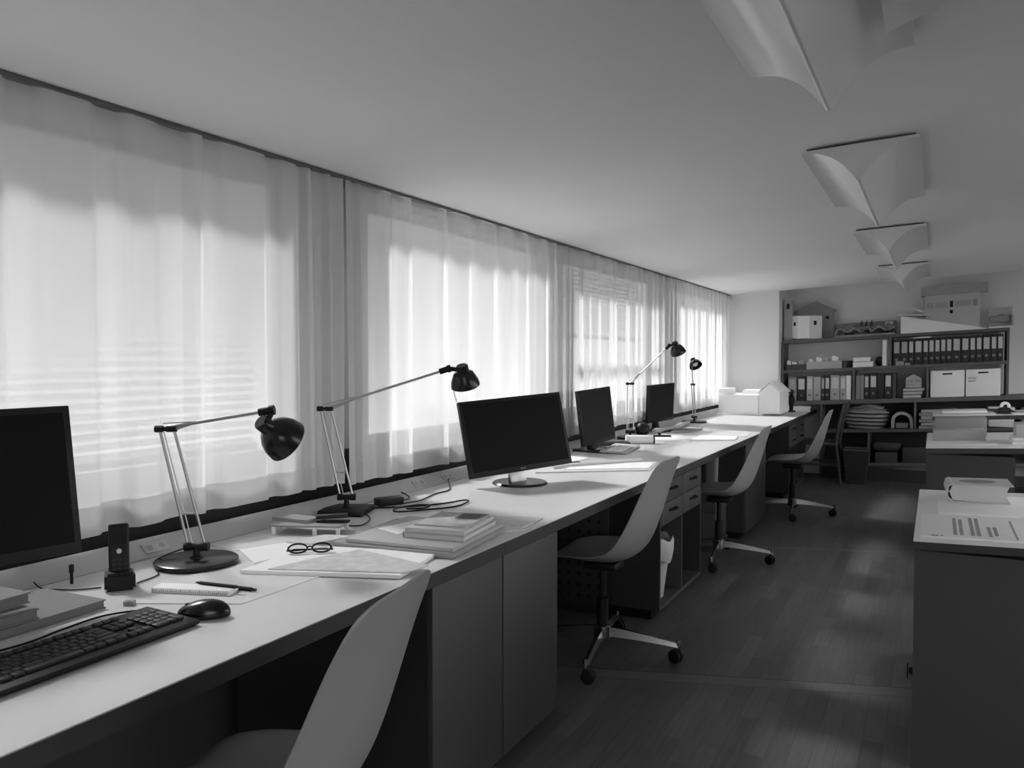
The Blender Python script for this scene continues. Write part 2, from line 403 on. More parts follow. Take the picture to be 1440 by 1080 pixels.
def drawer_unit(y0, y1, label):
    t = thing('drawer_unit', label, 'drawer unit', (XD, y0, 0)); w = y1-y0; d = -.70
    MB().box(d, -.003, 0, .018, .05, ZD-.042).build('side_panel', M['cab_dark'], t, smooth=False)
    MB().box(d, -.003, w-.018, w, .05, ZD-.042).build('side_panel', M['cab_dark'], t, smooth=False)
    MB().box(d, -.003, w/2-.009, w/2+.009, .07, ZD-.042).build('divider', M['cab'], t, smooth=False)
    MB().box(d, -.003, 0.018, w-.018, .05, .07).build('base_board', M['cab'], t, smooth=False)
    MB().box(d, -.05, .01, w-.01, 0, .05).build('plinth', M['dark_trim'], t, smooth=False)
    MB().box(d, d+.01, .018, w-.018, .07, ZD-.042).build('back_panel', M['cab_dark'], t, smooth=False)
    for c in (0, 1):
        for r_ in (0, 1):
            ya = .019+c*(w/2-.009); yb = ya+w/2-.030
            zb = .475+r_*.111
            dr = MB().box(-.45, -.001, ya+.003, yb-.003, zb, zb+.107, bev=.001).build('drawer', M['cab'], t)
            yc = (ya+yb)/2; pts = [(-.001+.028*math.sin(math.pi*k/8), yc-.055+.11*k/8, zb+.062+.006*math.sin(math.pi*k/8)) for k in range(9)]
            MB().tube(pts, .006, 6).build('handle', M['dark_trim'], dr)
    return t
drawer_unit(3.965, 4.775, 'grey drawer unit with four small drawers, open below, behind the second chair')
drawer_unit(8.02, 9.02, 'farthest grey drawer unit under the worktop, behind the fourth chair')
# pegboard against the unit
pg = thing('pegboard', 'dark perforated board under the worktop beside the drawer unit', 'board', (-1.70, 3.935, 0))
pb = MB().box(-.26, .22, -.008, .008, 0, .62, bev=.002).build('board', M['cab_dark'], pg)
h = MB()
for i in range(8):
    for j in range(9): h.lathe([(0, 0), (.011, 0), (.011, .003), (0, .003)], origin=(-.22+.056*i, -.0082, .09+.056*j), axis=(0, -1, 0), seg=10)
merge(pb, h, M['black'])
bk = thing('waste_basket', 'white waste basket with a liner in the open drawer unit', 'waste basket', (-1.345, 4.155, .07))
MB().lathe([(0, .0), (.085, 0), (.125, .30), (.118, .30), (.08, .01), (0, .01)], seg=28).build('bin', M['bag'], bk)
m = MB(); m.lathe([(.116, .22), (.122, .302), (.134, .312), (.140, .29), (.138, .24), (.131, .20)], seg=40)
for v in m.bm.verts: v.co.z += .012*math.sin(7*math.atan2(v.co.y, v.co.x)); 
m.build('liner', M['bag'], bk)
# boxes standing in the knee spaces
def lidbox(loc, w, d, h, label, material, group=None, rz=0):
    t = thing('storage_box', label, 'box', loc, rz, group)
    MB().box(-w/2, w/2, -d/2, d/2, 0, h*.82, bev=.003).build('box_body', material, t)
    MB().box(-w/2-.006, w/2+.006, -d/2-.006, d/2+.006, h*.80, h, bev=.003).build('lid', material, t)
    return t
lidbox((-1.55, 5.72, 0), .46, .34, .34, 'grey storage box on the floor under the worktop, left of grey cupboard', M['box_grey'])
lidbox((-1.72, 7.62, 0), .40, .36, .40, 'grey storage box on the floor beyond the long grey cupboard', M['box_grey'])
def bagm(loc, label):
    m = MB(); m.box(-.05, .05, -.03, .03, -.27, 0, bev=.02, seg=3)
    for v in m.bm.verts: v.co.x *= 1+.25*math.sin(v.co.z*30); v.co.y *= 1+.3*math.sin(v.co.z*22+1)
    return single('hanging_cloth', m, M['grey_card'], label, 'cloth', loc)
bagm((-1.36, 5.62, ZD-.04), 'grey cloth hanging under the worktop edge behind the third chair')
fo = thing('folder_box', 'pale upright folder standing on box under the far worktop', 'folder', (-1.68, 7.62, .4))
MB().box(-.16, .12, -.05, .05, 0, .24, bev=.002).build('sleeve', M['mid_card'], fo)
MB().box(-.13, .13, .05, .07, 0, .25, bev=.002).build('cover', M['card'], fo)

# ------------------------------------------------------------------ shell chairs
SP = [(.245, -.050, .165, .000), (.235, -.022, .190, .004), (.200, -.004, .207, .012), (.13, -.003, .222, .024), (.05, -.012, .232, .034), (-.03, -.018, .236, .042),
      (-.10, -.012, .236, .050), (-.155, .012, .234, .056), (-.195, .055, .230, .056), (-.222, .115, .227, .050), (-.243, .18, .222, .042), (-.262, .25, .216, .033), (-.279, .32, .208, .024),
      (-.292, .372, .199, .016), (-.300, .405, .190, .010), (-.305, .426, .174, .006), (-.309, .440, .135, .003), (-.310, .443, .070, .001)]
def shell_mesh(zs):
    m = MB(); bm = m.bm; rows = []
    for i, (x, z, hw, cu) in enumerate(SP):
        a = SP[max(i-1, 0)]; b = SP[min(i+1, len(SP)-1)]
        tx, tz = b[0]-a[0], b[1]-a[1]; l = math.hypot(tx, tz); nx, nz = tz/l, -tx/l   # points up / forward
        row = []
        for k in range(13):
            v = -1+k/6; c = cu*abs(v)**2.3*1.25
            row.append(bm.verts.new((x+nx*c, hw*v, zs+z+nz*c)))
        rows.append(row)
    for a, b in zip(rows, rows[1:]):
        for k in range(12): bm.faces.new((a[k], a[k+1], b[k+1], b[k]))
    return m
def make_chair(loc, rz, legrot, zs, label):
    t = thing('swivel_chair', label, 'chair', loc, rz, 'shell chairs along the worktop')
    s = shell_mesh(zs).build('seat_shell', M['chair'], t, angle=180)
    md = s.modifiers.new('thick', 'SOLIDIFY'); md.thickness = .007; md.offset = 0
    md = s.modifiers.new('sub', 'SUBSURF'); md.levels = 1; md.render_levels = 2
    MB().box(-.08, .07, -.06, .06, zs-.062, zs-.028, bev=.008).build('seat_bracket', M['black'], t)
    MB().lathe([(0, .10), (.026, .10), (.026, .26), (.015, .262), (.015, zs-.05), (0, zs-.05)], seg=20).build('column', M['black'], t)
    MB().tube([(0.02, -.09, zs-.05), (.03, -.19, zs-.055), (.03, -.225, zs-.052)], .006, 6).build('lever', M['black'], t)
    MB().lathe([(0, .075), (.036, .075), (.040, .09), (.036, .135), (.028, .14), (0, .14)], seg=20).build('hub', M['chrome'], t)
    for k in range(4):
        a = legrot+math.pi/2*k; rot = Matrix.Rotation(a, 4, 'Z')
        m = MB(); n = 6; prev = None; rings = []
        for j in range(n+1):
            f = j/n; x = .02+.315*f; w = .019-.008*f; zt = .132-.045*f**1.3; hh = .040-.024*f
            rings.append([m.bm.verts.new(rot @ Vector(p)) for p in ((x, -w, zt-hh), (x, w, zt-hh), (x, w*.55, zt), (x, -w*.55, zt))])
        for p, q in zip(rings, rings[1:]):
            for i in range(4): m.bm.faces.new((p[i], p[(i+1) % 4], q[(i+1) % 4], q[i]))
        m.bm.faces.new(rings[0][::-1]); m.bm.faces.new(rings[-1])
        m.lathe([(0, .062), (.010, .062), (.010, .096), (.007, .099), (0, .099)], origin=rot @ Vector((.335, 0, 0)), seg=12)
        leg = m.build('leg', M['chrome'], t)
        c = MB(); off = rot @ Vector((.335, 0, 0)); a2 = a+1.1+k*1.7; d = Vector((math.cos(a2), math.sin(a2), 0)); ce = off+Vector((-d.y, d.x, 0))*.014+Vector((0, 0, .029))
        for s_ in (-.019, .005): c.lathe([(0, 0), (.021, 0), (.029, .003), (.029, .011), (.021, .014), (0, .014)], origin=ce+d*s_, axis=d, seg=20)
        c.lathe([(0, -.008), (.007, -.008), (.007, .02), (0, .02)], origin=off+Vector((0, 0, .045)), seg=10)
        c.tube([ce+d*-.008+Vector((0, 0, .03)), off+Vector((0, 0, .058))], .011, 8)
        c.build('caster', M['black'], leg)
    return t
make_chair((-1.165, 1.165, 0), R(192), R(9)-R(192), .465, 'white shell chair nearest the camera, cut off by bottom frame')
make_chair((-1.306, 3.40, 0), R(180), R(9)-R(180), .455, 'white shell chair by the large monitor, before the drawer unit')
make_chair((-1.25, 5.37, 0), R(180), R(5)-R(180), .45, 'white shell chair third along, overlapping the long grey cupboard')
make_chair((-1.07, 7.25, 0), R(180), R(7)-R(180), .455, 'farthest white shell chair, turned side-on beside the dark wooden chair')

# ------------------------------------------------------------------ monitors
def make_monitor(base, pose, label, foot, scr, logo=False):
    x, y, zc, yaw, tilt, roll, w, h = pose
    t = thing('monitor', label, 'monitor', (base[0], base[1], ZD), yaw)
    c = Matrix.Rotation(-yaw, 3, 'Z') @ Vector((x-base[0], y-base[1], 0)); c.z = zc-ZD
    n = Vector((1, 0, 0)); r = Vector((0, 1, 0)); u = Vector((-math.sin(tilt), 0, math.cos(tilt)))
    r2 = math.cos(roll)*r+math.sin(roll)*u; u2 = math.cos(roll)*u-math.sin(roll)*r; n2 = r2.cross(u2)
    mx = Matrix(((n2.x, r2.x, u2.x, c.x), (n2.y, r2.y, u2.y, c.y), (n2.z, r2.z, u2.z, c.z), (0, 0, 0, 1)))
    m = MB(); m.box(-.022, 0, -w/2, w/2, -h/2, h/2, bev=.003, mx=mx)
    m.box(-.045, -.022, -w*.32, w*.32, -h*.32, h*.3, bev=.006, mx=mx)
    m.build('housing', M['black'], t)
    bz = .016
    s = MB().box(-.002, .0012, -w/2+bz, w/2-bz, -h/2+bz+.008, h/2-bz, mx=mx).build('screen', scr, t, smooth=False)
    # neck and foot
    p0 = mx @ Vector((-.03, 0, -h*.15)); p1 = Vector((-.045, 0, .012))
    mm = MB(); mm.tube([p0, mx @ Vector((-.035, 0, -h*.42)), Vector((-.05, 0, .07)), p1], [.024, .026, .028, .034], 12)
    mm.build('neck', M['black'], t)
    if foot == 'round':
        MB().lathe([(0, 0), (.128, 0), (.130, .004), (.122, .011), (0, .015)], seg=48).build('foot', M['black_gloss'], t)
        nk = MB(); nk.box(-.008, .006, -.040, .040, 0, .085, bev=.002, mx=Matrix.Translation((.012, -.012, .008)) @ Matrix.Rotation(R(10), 4, 'X') @ Matrix.Rotation(R(-16), 4, 'Y'))
        nk.build('stand_plate', M['alu'], t)
    else:
        MB().box(-.12, .10, -.13, .13, 0, .014, bev=.006).build('foot', M['black_gloss'], t)
    if logo:
        cu = bpy.data.curves.new('wordmark', 'FONT'); cu.body = 'ASUS'; cu.size = .013; cu.align_x = 'CENTER'; cu.extrude = .0003
        lo = bpy.data.objects.new('wordmark', cu); COL.objects.link(lo); lo.parent = t
        bas = Matrix(((r2.x, u2.x, n2.x, 0), (r2.y, u2.y, n2.y, 0), (r2.z, u2.z, n2.z, 0), (0, 0, 0, 1)))
        lo.matrix_local = Matrix.Translation(mx @ Vector((.0012, 0, -h/2+.008))) @ bas
        bpy.context.view_layer.update(); me = bpy.data.meshes.new_from_object(lo.evaluated_get(bpy.context.evaluated_depsgraph_get())); me.materials.clear(); me.materials.append(M['ledge'])
        l2 = bpy.data.objects.new('wordmark', me); COL.objects.link(l2); l2.parent = t; l2.matrix_local = lo.matrix_local; bpy.data.objects.remove(lo)
    return t
make_monitor((-1.90, .976), (-1.856, .976, 1.04, -.214, .155, .012, .53, .345), 'black monitor at the left frame edge, above the grey books', 'flat', M['screen'])
make_monitor((-1.72, 3.40), (-1.742, 3.415, .972, -.559, .226, .067, .561, .353), 'large black monitor on a round foot, swivelled toward the camera', 'round', M['screen'], True)
make_monitor((-1.90, 4.85), (-1.901, 4.847, .962, -.135, .106, .046, .421, .345), 'black monitor third along, with the pale keyboard before it', 'flat', M['screen2'])
make_monitor((-1.97, 6.42), (-1.964, 6.418, .966, -.219, -.05, .029, .415, .303), 'farthest black monitor, small, left of the last lamp', 'flat', M['screen2'])

# ------------------------------------------------------------------ desk lamps
def make_lamp(base, elbow, tip, head, aim, label, round_base=True, shade_r=.062, low=0.79, sl=1.0):
    """positions are absolute; parts are built relative to the base"""
    t = thing('desk_lamp', label, 'lamp', (base[0], base[1], ZD), 0, 'black swing-arm desk lamps')
    o = Vector((base[0], base[1], ZD)); E_ = Vector(elbow)-o; T_ = Vector(tip)-o; Hd = Vector(head)-o; J = Vector((0, 0, low-ZD))
    side = (T_-E_); side.z = 0; side = side.normalized()
    if round_base: MB().lathe([(0, 0), (.112, 0), (.114, .004), (.113, .014), (.108, .017), (0, .018)], seg=56).build('base', M['black_gloss'], t)
    else: MB().box(-.085, .085, -.085, .085, 0, .02, bev=.003, mx=Matrix.Rotation(R(20), 4, 'Z')).build('base', M['black'], t)
    p = MB().lathe([(0, .015), (.020, .015), (.018, .022), (.010, .026), (.010, low-ZD+.005), (0, low-ZD+.005)], seg=20)
    p.tube([J-side*.034, J-side*.014], .013, 12); p.tube([J-side*.014, J+side*.014], .010, 12); p.tube([J+side*.014, J+side*.034], .013, 12)
    p.build('pivot', M['black'], t)
    a = MB(); a.tube([J-side*.024, E_-side*.020], .0042, 8); a.tube([J+side*.024, E_+side*.020], .0042, 8)
    a.tube([J-side*.012+Vector((0, 0, .01)), E_-side*.010], .0018, 6)
    f = .28; a.tube([J.lerp(E_, f)-side*.023, J.lerp(E_, f)+side*.023], .003, 6)
    a.build('lower_arm', M['alu'], t)
    k = MB(); k.tube([E_-side*.032, E_-side*.010], .010, 10); k.tube([E_-side*.010, E_+side*.026], .0065, 10); k.tube([E_+side*.0, E_+side*.028], .009, 10)
    k.build('elbow', M['black'], t)
    b = MB(); d = (T_-E_).normalized(); up = side.cross(Vector((-side.y, side.x, 0))).normalized(); up = Vector((0, 0, 1))
    b.tube([E_+up*.004, T_], .0048, 8); b.tube([E_+up*.016-side*.01, E_.lerp(T_, .32)+up*.006], .002, 6); b.tube([E_+side*.012-up*.006, E_.lerp(T_, .25)], .0025, 6)
    b.build('upper_arm', M['alu'], t)
    ax = Vector(aim).normalized()
    # shade: neck at head, opening along ax
    hp = Hd
    j = MB(); j.tube([T_-d*.005, T_+d*.026], .0115, 12); j.tube([T_+d*.026, T_+d*.040], .0145, 12); j.tube([T_+d*.034, hp+ax*.018], .0085, 10)
    j.build('head_joint', M['black'], t)
    sr = shade_r
    shp = [(q_, h_*sl) for q_, h_ in [(0, -.004), (.020, -.004), (.023, .0), (.024, .028), (.028, .032), (.038, .038), (sr*.80, .056), (sr*.94, .078), (sr, .104), (sr-.002, .104), (sr*.92, .078), (sr*.76, .057), (.034, .041), (0, .036)]]
    MB().lathe(shp, origin=hp, axis=ax, seg=36).build('shade', M['black_gloss'], t)
    MB().lathe([(q_, h_*sl) for q_, h_ in [(0, .037), (.013, .037), (.014, .05), (.023, .066), (.025, .078), (.018, .090), (0, .096)]], origin=hp, axis=ax, seg=20).build('bulb', M['card'], t)
    return t
def cord(pts, r, label, m=None, name='loose_cable', cat='cable', parent=None):
    P = [Vector(p) for p in pts]; out = []
    for i in range(len(P)-1):
        p0, p1, p2, p3 = P[max(i-1, 0)], P[i], P[i+1], P[min(i+2, len(P)-1)]
        for k in range(6):
            s = k/6; out.append(.5*((2*p1)+(p2-p0)*s+(2*p0-5*p1+4*p2-p3)*s*s+(3*p1-p0-3*p2+p3)*s**3))
    out.append(P[-1])
    if parent:
        o = MB().tube(out, r, 6).build('cord', m or M['black'], parent)
        o.matrix_parent_inverse = (Matrix.Translation(parent.location) @ parent.rotation_euler.to_matrix().to_4x4()).inverted(); return o
    return single(name, MB().tube(out, r, 6), m or M['black'], label, cat)
L1 = make_lamp((-1.86, 1.64), (-1.935, 1.605, 1.125), (-1.705, 1.735, 1.172), (-1.682, 1.713, 1.146), (.177, .79, -.58), 'black swing-arm lamp on a round base, nearest the camera', True, .066)
L2 = make_lamp((-1.975, 2.45), (-2.052, 2.425, 1.134), (-1.667, 2.631, 1.276), (-1.588, 2.655, 1.296), (-.05, .40, -.92), 'black swing-arm lamp with square base beside the cable coil', False, .056, .80, .78)
L3 = make_lamp((-1.975, 5.69), (-1.985, 5.715, 1.140), (-1.757, 5.854, 1.398), (-1.700, 5.87, 1.440), (.20, .45, -.87), 'black lamp with raised silver arm between third and farthest monitors', True, .058, .79, .85)
L4 = make_lamp((-1.955, 7.40), (-1.975, 7.41, 1.087), (-1.985, 7.42, 1.262), (-1.985, 7.44, 1.318), (.50, -.42, -.76), 'farthest black lamp, head turned to the camera, near white model', True, .060, .79, .8)
cord([(-1.60, 2.665, 1.26), (-1.615, 2.655, 1.235), (-1.622, 2.652, 1.20), (-1.612, 2.657, 1.16)], .0015, 'thin cord dangling from the second lamp head', M['alu'], parent=L2)

# ------------------------------------------------------------------ things on the near desk
# keyboard : local x = along the rows, local y = away from the sitter
def make_keyboard(loc, rz, base_m, key_m, label, full=True):
    t = thing('keyboard', label, 'keyboard', loc, rz)
    W, D = .455, .165
    tilt = Matrix.Rotation(R(2.2), 4, 'X')
    MB().box(-W/2, W/2, -D/2, D/2, .004, .016, bev=.003, mx=Matrix.Translation((0, 0, .002)) @ tilt).build('base', base_m, t)
    ft = MB()
    for sx in (-.19, .19): ft.box(sx-.015, sx+.015, .055, .07, 0, .012); ft.box(sx-.01, sx+.01, -.072, -.062, 0, .005)
    ft.build('feet', base_m, t, smooth=False)
    p = .0188; meshes = {}
    def key(x, y, w, d=1):
        k = (w, d)
        if k not in meshes:
            b = MB(); b.box(-w*p/2+.0012, w*p/2-.0012, -d*p/2+.0012, d*p/2-.0012, 0, .007, bev=.0018)
            o = b.build('key', key_m, t); meshes[k] = o.data
        else:
            o = bpy.data.objects.new('key', meshes[k]); COL.objects.link(o); o.parent = t
        o.location = Matrix.Translation((0, 0, .002)) @ tilt @ Vector((x, y, .0155)); o.rotation_euler = (R(2.2), 0, 0)
    x0 = -.213; rows = [(.047, [1]*13+[2]), (.028, [1.5]+[1]*12+[1.5]), (.0095, [1.75]+[1]*11+[2.25]), (-.0095, [2.25]+[1]*10+[2.75]), (-.0285, [1.25, 1.25, 1.25, 6.25, 1.25, 1.25, 1.25, 1.25])]
    if not full:
        rows = [(y, r) for y, r in rows]
    for y, r in rows:
        x = x0
        for w in r: key(x+w*p/2, y-.016, w); x += w*p
    if full:
        for g in range(3):
            for i in range(4): key(x0+(2+g*4.3+i+.5)*p, .060, 1)
        xx = x0+15.3*p
        for i in range(3): key(xx+(i+.5)*p, .031, 1); key(xx+(i+.5)*p, .012, 1); key(xx+(i+.5)*p, .060, 1)
        key(xx+1.5*p, -.0255, 1)
        for i in range(3): key(xx+(i+.5)*p, -.0445, 1)
        xx = x0+18.6*p
        for i in range(4): key(xx+(i+.5)*p, .031, 1)
        for j in range(3):
            for i in range(3): key(xx+(i+.5)*p, .012-j*.019, 1)
        key(xx+3.5*p, .0025, 1, 2); key(xx+3.5*p, -.0355, 1, 2); key(xx+1*p, -.0445, 2); key(xx+2.5*p, -.0445, 1)
    return t
make_keyboard((-1.502, 1.032, ZD), R(91), M['black'], M['key'], 'full-size black keyboard on the nearest worktop, beside the mouse')
make_keyboard((-1.775, 4.93, ZD), R(98), M['mid_card'], M['card'], 'pale grey keyboard in front of the third monitor', False)
ms = thing('mouse', 'black computer mouse beside the black keyboard', 'mouse', (-1.462, 1.308, ZD), R(27))
m = MB(); bm = m.bm; bmesh.ops.create_uvsphere(bm, u_segments=28, v_segments=16, radius=1)
for v in bm.verts:
    x, y, z = v.co; z = max(z, -.25)
    v.co = Vector((x*.060, y*.032*(1-.12*x), .010+z*.030*(1+.25*x if z > 0 else 1)))
m.build('body', M['black_gloss'], ms)
m = MB(); bm = m.bm; bmesh.ops.create_uvsphere(bm, u_segments=20, v_segments=10, radius=1)
for v in bm.verts: v.co = Vector((-.036+v.co.x*.008, v.co.y*.0035, .0275+v.co.z*.005))
m.build('wheel', M['key'], ms)
cord([(-1.515, 1.282, ZD+.004), (-1.56, 1.275, ZD+.004), (-1.615, 1.27, ZD+.004), (-1.66, 1.20, ZD+.004), (-1.655, 1.10, ZD+.004), (-1.64, 1.0, ZD+.004), (-1.665, .88, ZD+.004), (-1.70, .75, ZD+.004)], .0025, 'black mouse cord curling between the keyboard and grey books', parent=ms)
def book(x0, x1, y0, y1, z0, z1, material, label, rz=0, pages=None, group=None, name='book', cat='book'):
    cx, cy = (x0+x1)/2, (y0+y1)/2; w, d, h = x1-x0, y1-y0, z1-z0
    t = thing(name, label, cat, (cx, cy, z0), rz, group)
    c = MB(); th = min(.003, h*.2)
    c.box(-w/2, w/2, -d/2, d/2, 0, th); c.box(-w/2, w/2, -d/2, d/2, h-th, h); c.box(-w/2, -w/2+.003, -d/2, d/2, th, h-th)
    c.build('cover', material, t, smooth=False)
    MB().box(-w/2+.004, w/2-.003, -d/2+.003, d/2-.003, th, h-th).build('pages', pages or M['paper2'], t, smooth=False)
    return t
book(-1.93, -1.712, .86, 1.245, ZD, ZD+.021, M['book_grey'], 'long grey book at the bottom of the left stack', R(2), M['book_grey'])
book(-1.93, -1.718, .78, 1.088, ZD+.021, ZD+.042, M['book_grey'], 'grey book in the middle of the left stack', R(1), M['book_grey'])
book(-1.96, -1.775, .80, 1.105, ZD+.042, ZD+.066, M['book_grey'], 'grey book on top of the left stack', R(2), M['book_grey'])
# cordless phone
ph = thing('cordless_phone', 'black cordless phone standing in its charging cradle', 'phone', (-1.842, 1.378, ZD), R(-35))
MB().prism([(-.045, -.032), (.04, -.036), (.04, .036), (-.045, .032)], 0, .045, bev=.007).build('cradle', M['black'], ph)
mx = Matrix.Translation((-.004, 0, .020)) @ Matrix.Rotation(R(-10), 4, 'Y')
hs = MB().box(-.013, .013, -.024, .024, 0, .142, bev=.006, mx=mx, seg=3).build('handset', M['black'], ph)
MB().box(.0125, .0138, -.017, .017, .088, .123, mx=mx).build('display', M['screen2'], hs, smooth=False)
MB().lathe([(0, 0), (.0065, 0), (.006, .002), (.003, .0022), (0, .001)], origin=mx @ Vector((.0125, 0, .072)), axis=mx.to_3x3() @ Vector((1, 0, 0)), seg=20).build('navigation_ring', M['alu'], hs)
kk = MB()
for i in range(3):
    for j in range(4): kk.box(.0125, .0142, -.017+i*.0125, -.008+i*.0125, .012+j*.0115, .019+j*.0115, bev=.0006, mx=mx)
kk.build('keypad', M['key'], hs)
cord([(-1.875, 1.35, ZD+.003), (-1.91, 1.31, ZD+.003), (-1.95, 1.29, ZD+.003), (-2.0, 1.275, ZD+.003), (-2.018, 1.265, ZD+.02)], .002, 'thin phone cord running from the cradle to the duct', parent=ph)
cord([(-1.83, 1.42, ZD+.003), (-1.85, 1.50, ZD+.003), (-1.91, 1.54, ZD+.004), (-1.955, 1.575, ZD+.012), (-1.93, 1.61, ZD+.03), (-1.885, 1.635, ZD+.048)], .002, 'black cord of the nearest lamp trailing behind its base', parent=L1)
single('cable_plug', MB().lathe([(0, 0), (.004, 0), (.004, .028), (.006, .03), (.006, .05), (0, .052)], seg=12), M['black'], 'small black plug standing on the duct left of the phone', 'plug', (-1.985, 1.345, ZD))
# sheets, ruler, pens
def sheet(poly, z, h, material, label, name='paper_sheet', cat='paper', group=None):
    cx = sum(p[0] for p in poly)/len(poly); cy = sum(p[1] for p in poly)/len(poly)
    return single(name, MB().prism([(p[0]-cx, p[1]-cy) for p in poly], 0, h), material, label, cat, (cx, cy, z), 0, group, smooth=False)
sheet([(-1.69, 1.30), (-1.458, 1.416), (-1.455, 1.80), (-1.735, 1.74), (-1.80, 1.42)], ZD, .002, M['paper2'], 'large white drawing sheet lying under the scale ruler')
ru = thing('scale_ruler', 'white triangular scale ruler with black ticks on drawing sheet', 'ruler', (-1.636, 1.435, ZD+.002), R(19))
MB().box(-.105, .105, -.024, .024, 0, .013, bev=.003).build('body', M['card'], ru)
tk = MB()
for i in range(40): tk.box(-.100+i*.005, -.0988+i*.005, -.0246, -.0238, .003, .010 if i % 5 == 0 else .007)
tk.build('ticks', M['ink'], ru, smooth=False)
def pen(p0, p1, r, label, m_=None):
    p0, p1 = Vector(p0), Vector(p1); t = thing('pen', label, 'pen', p0); d = p1-p0
    MB().tube([Vector((0, 0, r)), d*.12+Vector((0, 0, r)), d*.9+Vector((0, 0, r))], [r*.35, r, r], 10).build('barrel', m_ or M['black'], t)
    MB().tube([d*.9+Vector((0, 0, r)), d+Vector((0, 0, r))], r*.75, 10).build('cap', M['key'], t)
    MB().tube([d*.60+Vector((0, 0, 2*r)), d*.93+Vector((0, 0, 2*r))], r*.3, 6).build('clip', M['alu'], t)
pen((-1.655, 1.455, ZD+.014), (-1.520, 1.473, ZD+.014), .0045, 'black pen lying along the scale ruler, nearer one')
pen((-1.640, 1.482, ZD+.002), (-1.500, 1.505, ZD+.002), .005, 'black pen behind the scale ruler, farther one')
eb = MB(); eb.box(-.012, -.001, -.008, .008, 0, .011, bev=.001); eb.box(.001, .012, -.008, .008, 0, .011, bev=.001)
single('eraser', eb, M['grey_card'], 'tiny two-piece grey eraser at the corner of drawing sheet', 'eraser', (-1.690, 1.290, ZD), R(27))
sheet([(-1.665, 1.612), (-1.252, 1.768), (-1.30, 2.03), (-1.70, 1.93)], ZD+.002, .010, M['paper'], 'thick white folded plan set nearest the desk edge', 'plan_folder', 'folder')
sheet([(-1.60, 1.65), (-1.245, 1.79), (-1.235, 1.885), (-1.52, 1.945), (-1.57, 1.80)], ZD+.012, .003, M['paper_print'], 'printed sheet lying on top of the white folded plan set')
sheet([(-1.86, 1.80), (-1.70, 1.70), (-1.67, 1.90), (-1.78, 2.0)], ZD, .008, M['paper'], 'white booklet between the nearest lamp base and the glasses', 'booklet', 'booklet')
sheet([(-2.00, 1.82), (-1.88, 1.80), (-1.80, 1.995), (-1.99, 2.02)], ZD, .002, M['paper2'], 'white sheet by the duct in front of the little tray')
sheet([(-1.80, 1.935), (-1.71, 1.945), (-1.66, 2.10), (-1.76, 2.07)], ZD, .012, M['paper2'], 'creased white leaflet between the tray and the grey portfolio')
# glasses
gl = thing('eyeglasses', 'folded black-rimmed eyeglasses on the white papers', 'glasses', (-1.617, 1.835, ZD+.015), R(38))
g = MB(); ln = MB()
for s in (-1, 1):
    pts = [Vector((s*.034+.027*math.cos(a), -.001, .020+.017*math.sin(a))) for a in [2*math.pi*k/20 for k in range(21)]]
    tl = Matrix.Rotation(R(-52), 4, 'X')
    g.tube([tl @ p for p in pts], .0028, 8, caps=False)
    ln.prism([(p.x, p.z) for p in pts[:-1]], -.0005, .0005, mx=tl @ Matrix.Rotation(R(90), 4, 'X'))
    g.tube([tl @ Vector((s*.061, 0, .027)), Vector((s*.066, .02, .006)), Vector((s*.02, .035, .004)), Vector((-s*.050, .040, .004))], .0027, 8)
g.tube([tl @ Vector((-.009, 0, .024)), tl @ Vector((0, 0, .027)), tl @ Vector((.009, 0, .024))], .0024, 8)
g.build('frame', M['black'], gl); ln.build('lenses', M['glass'], gl, smooth=False)
# portfolio and book stack near cupboard seam
pf = thing('portfolio', 'grey padded portfolio under the stack of books at desk edge', 'folder', (-1.455, 2.19, ZD), R(6))
m = MB(); m.box(-.215, .200, -.20, .21, 0, .020, bev=.008, seg=3); m.build('lower_cover', M['grey_card'], pf)
m = MB(); m.box(-.17, .197, -.19, .20, .020, .032, bev=.003); m.build('upper_cover', M['mid_card'], pf)
book(-1.475, -1.268, 2.085, 2.365, ZD+.032, ZD+.050, M['mid_card'], 'lower pale book on the grey portfolio', R(8))
book(-1.470, -1.272, 2.09, 2.36, ZD+.050, ZD+.064, M['lightbook'], 'upper pale book on the grey portfolio, beneath the magazine', R(9))
mg = thing('magazine', 'glossy magazine with a shiny picture, topmost on the book stack', 'magazine', (-1.375, 2.235, ZD+.064), R(9))
MB().box(-.085, .088, -.105, .115, 0, .004, bev=.001).build('cover', M['gloss'], mg)
MB().box(.0, .075, .02, .10, .004, .0044).build('picture', M['dark_card'], mg, smooth=False)
sheet([(-1.60, 2.14), (-1.49, 2.10), (-1.475, 2.30), (-1.56, 2.34)], ZD+.032, .002, M['paper'], 'bright white sheet left of the books on the portfolio')
sheet([(-1.57, 2.42), (-1.35, 2.40), (-1.33, 2.48), (-1.56, 2.50)], ZD, .012, M['grey_card'], 'flat grey folder lying behind the stack of books', 'folder', 'folder')
sheet([(-1.293, 2.40), (-1.232, 2.487), (-1.254, 2.60), (-1.32, 2.50)], ZD, .002, M['paper2'], 'loose white sheet at the desk edge right of books')
sheet([(-1.345, 2.46), (-1.252, 2.50), (-1.262, 2.68), (-1.42, 2.64)], ZD+.0022, .004, M['paper_print'], 'printed leaflets overlapping the loose sheet right of the books')
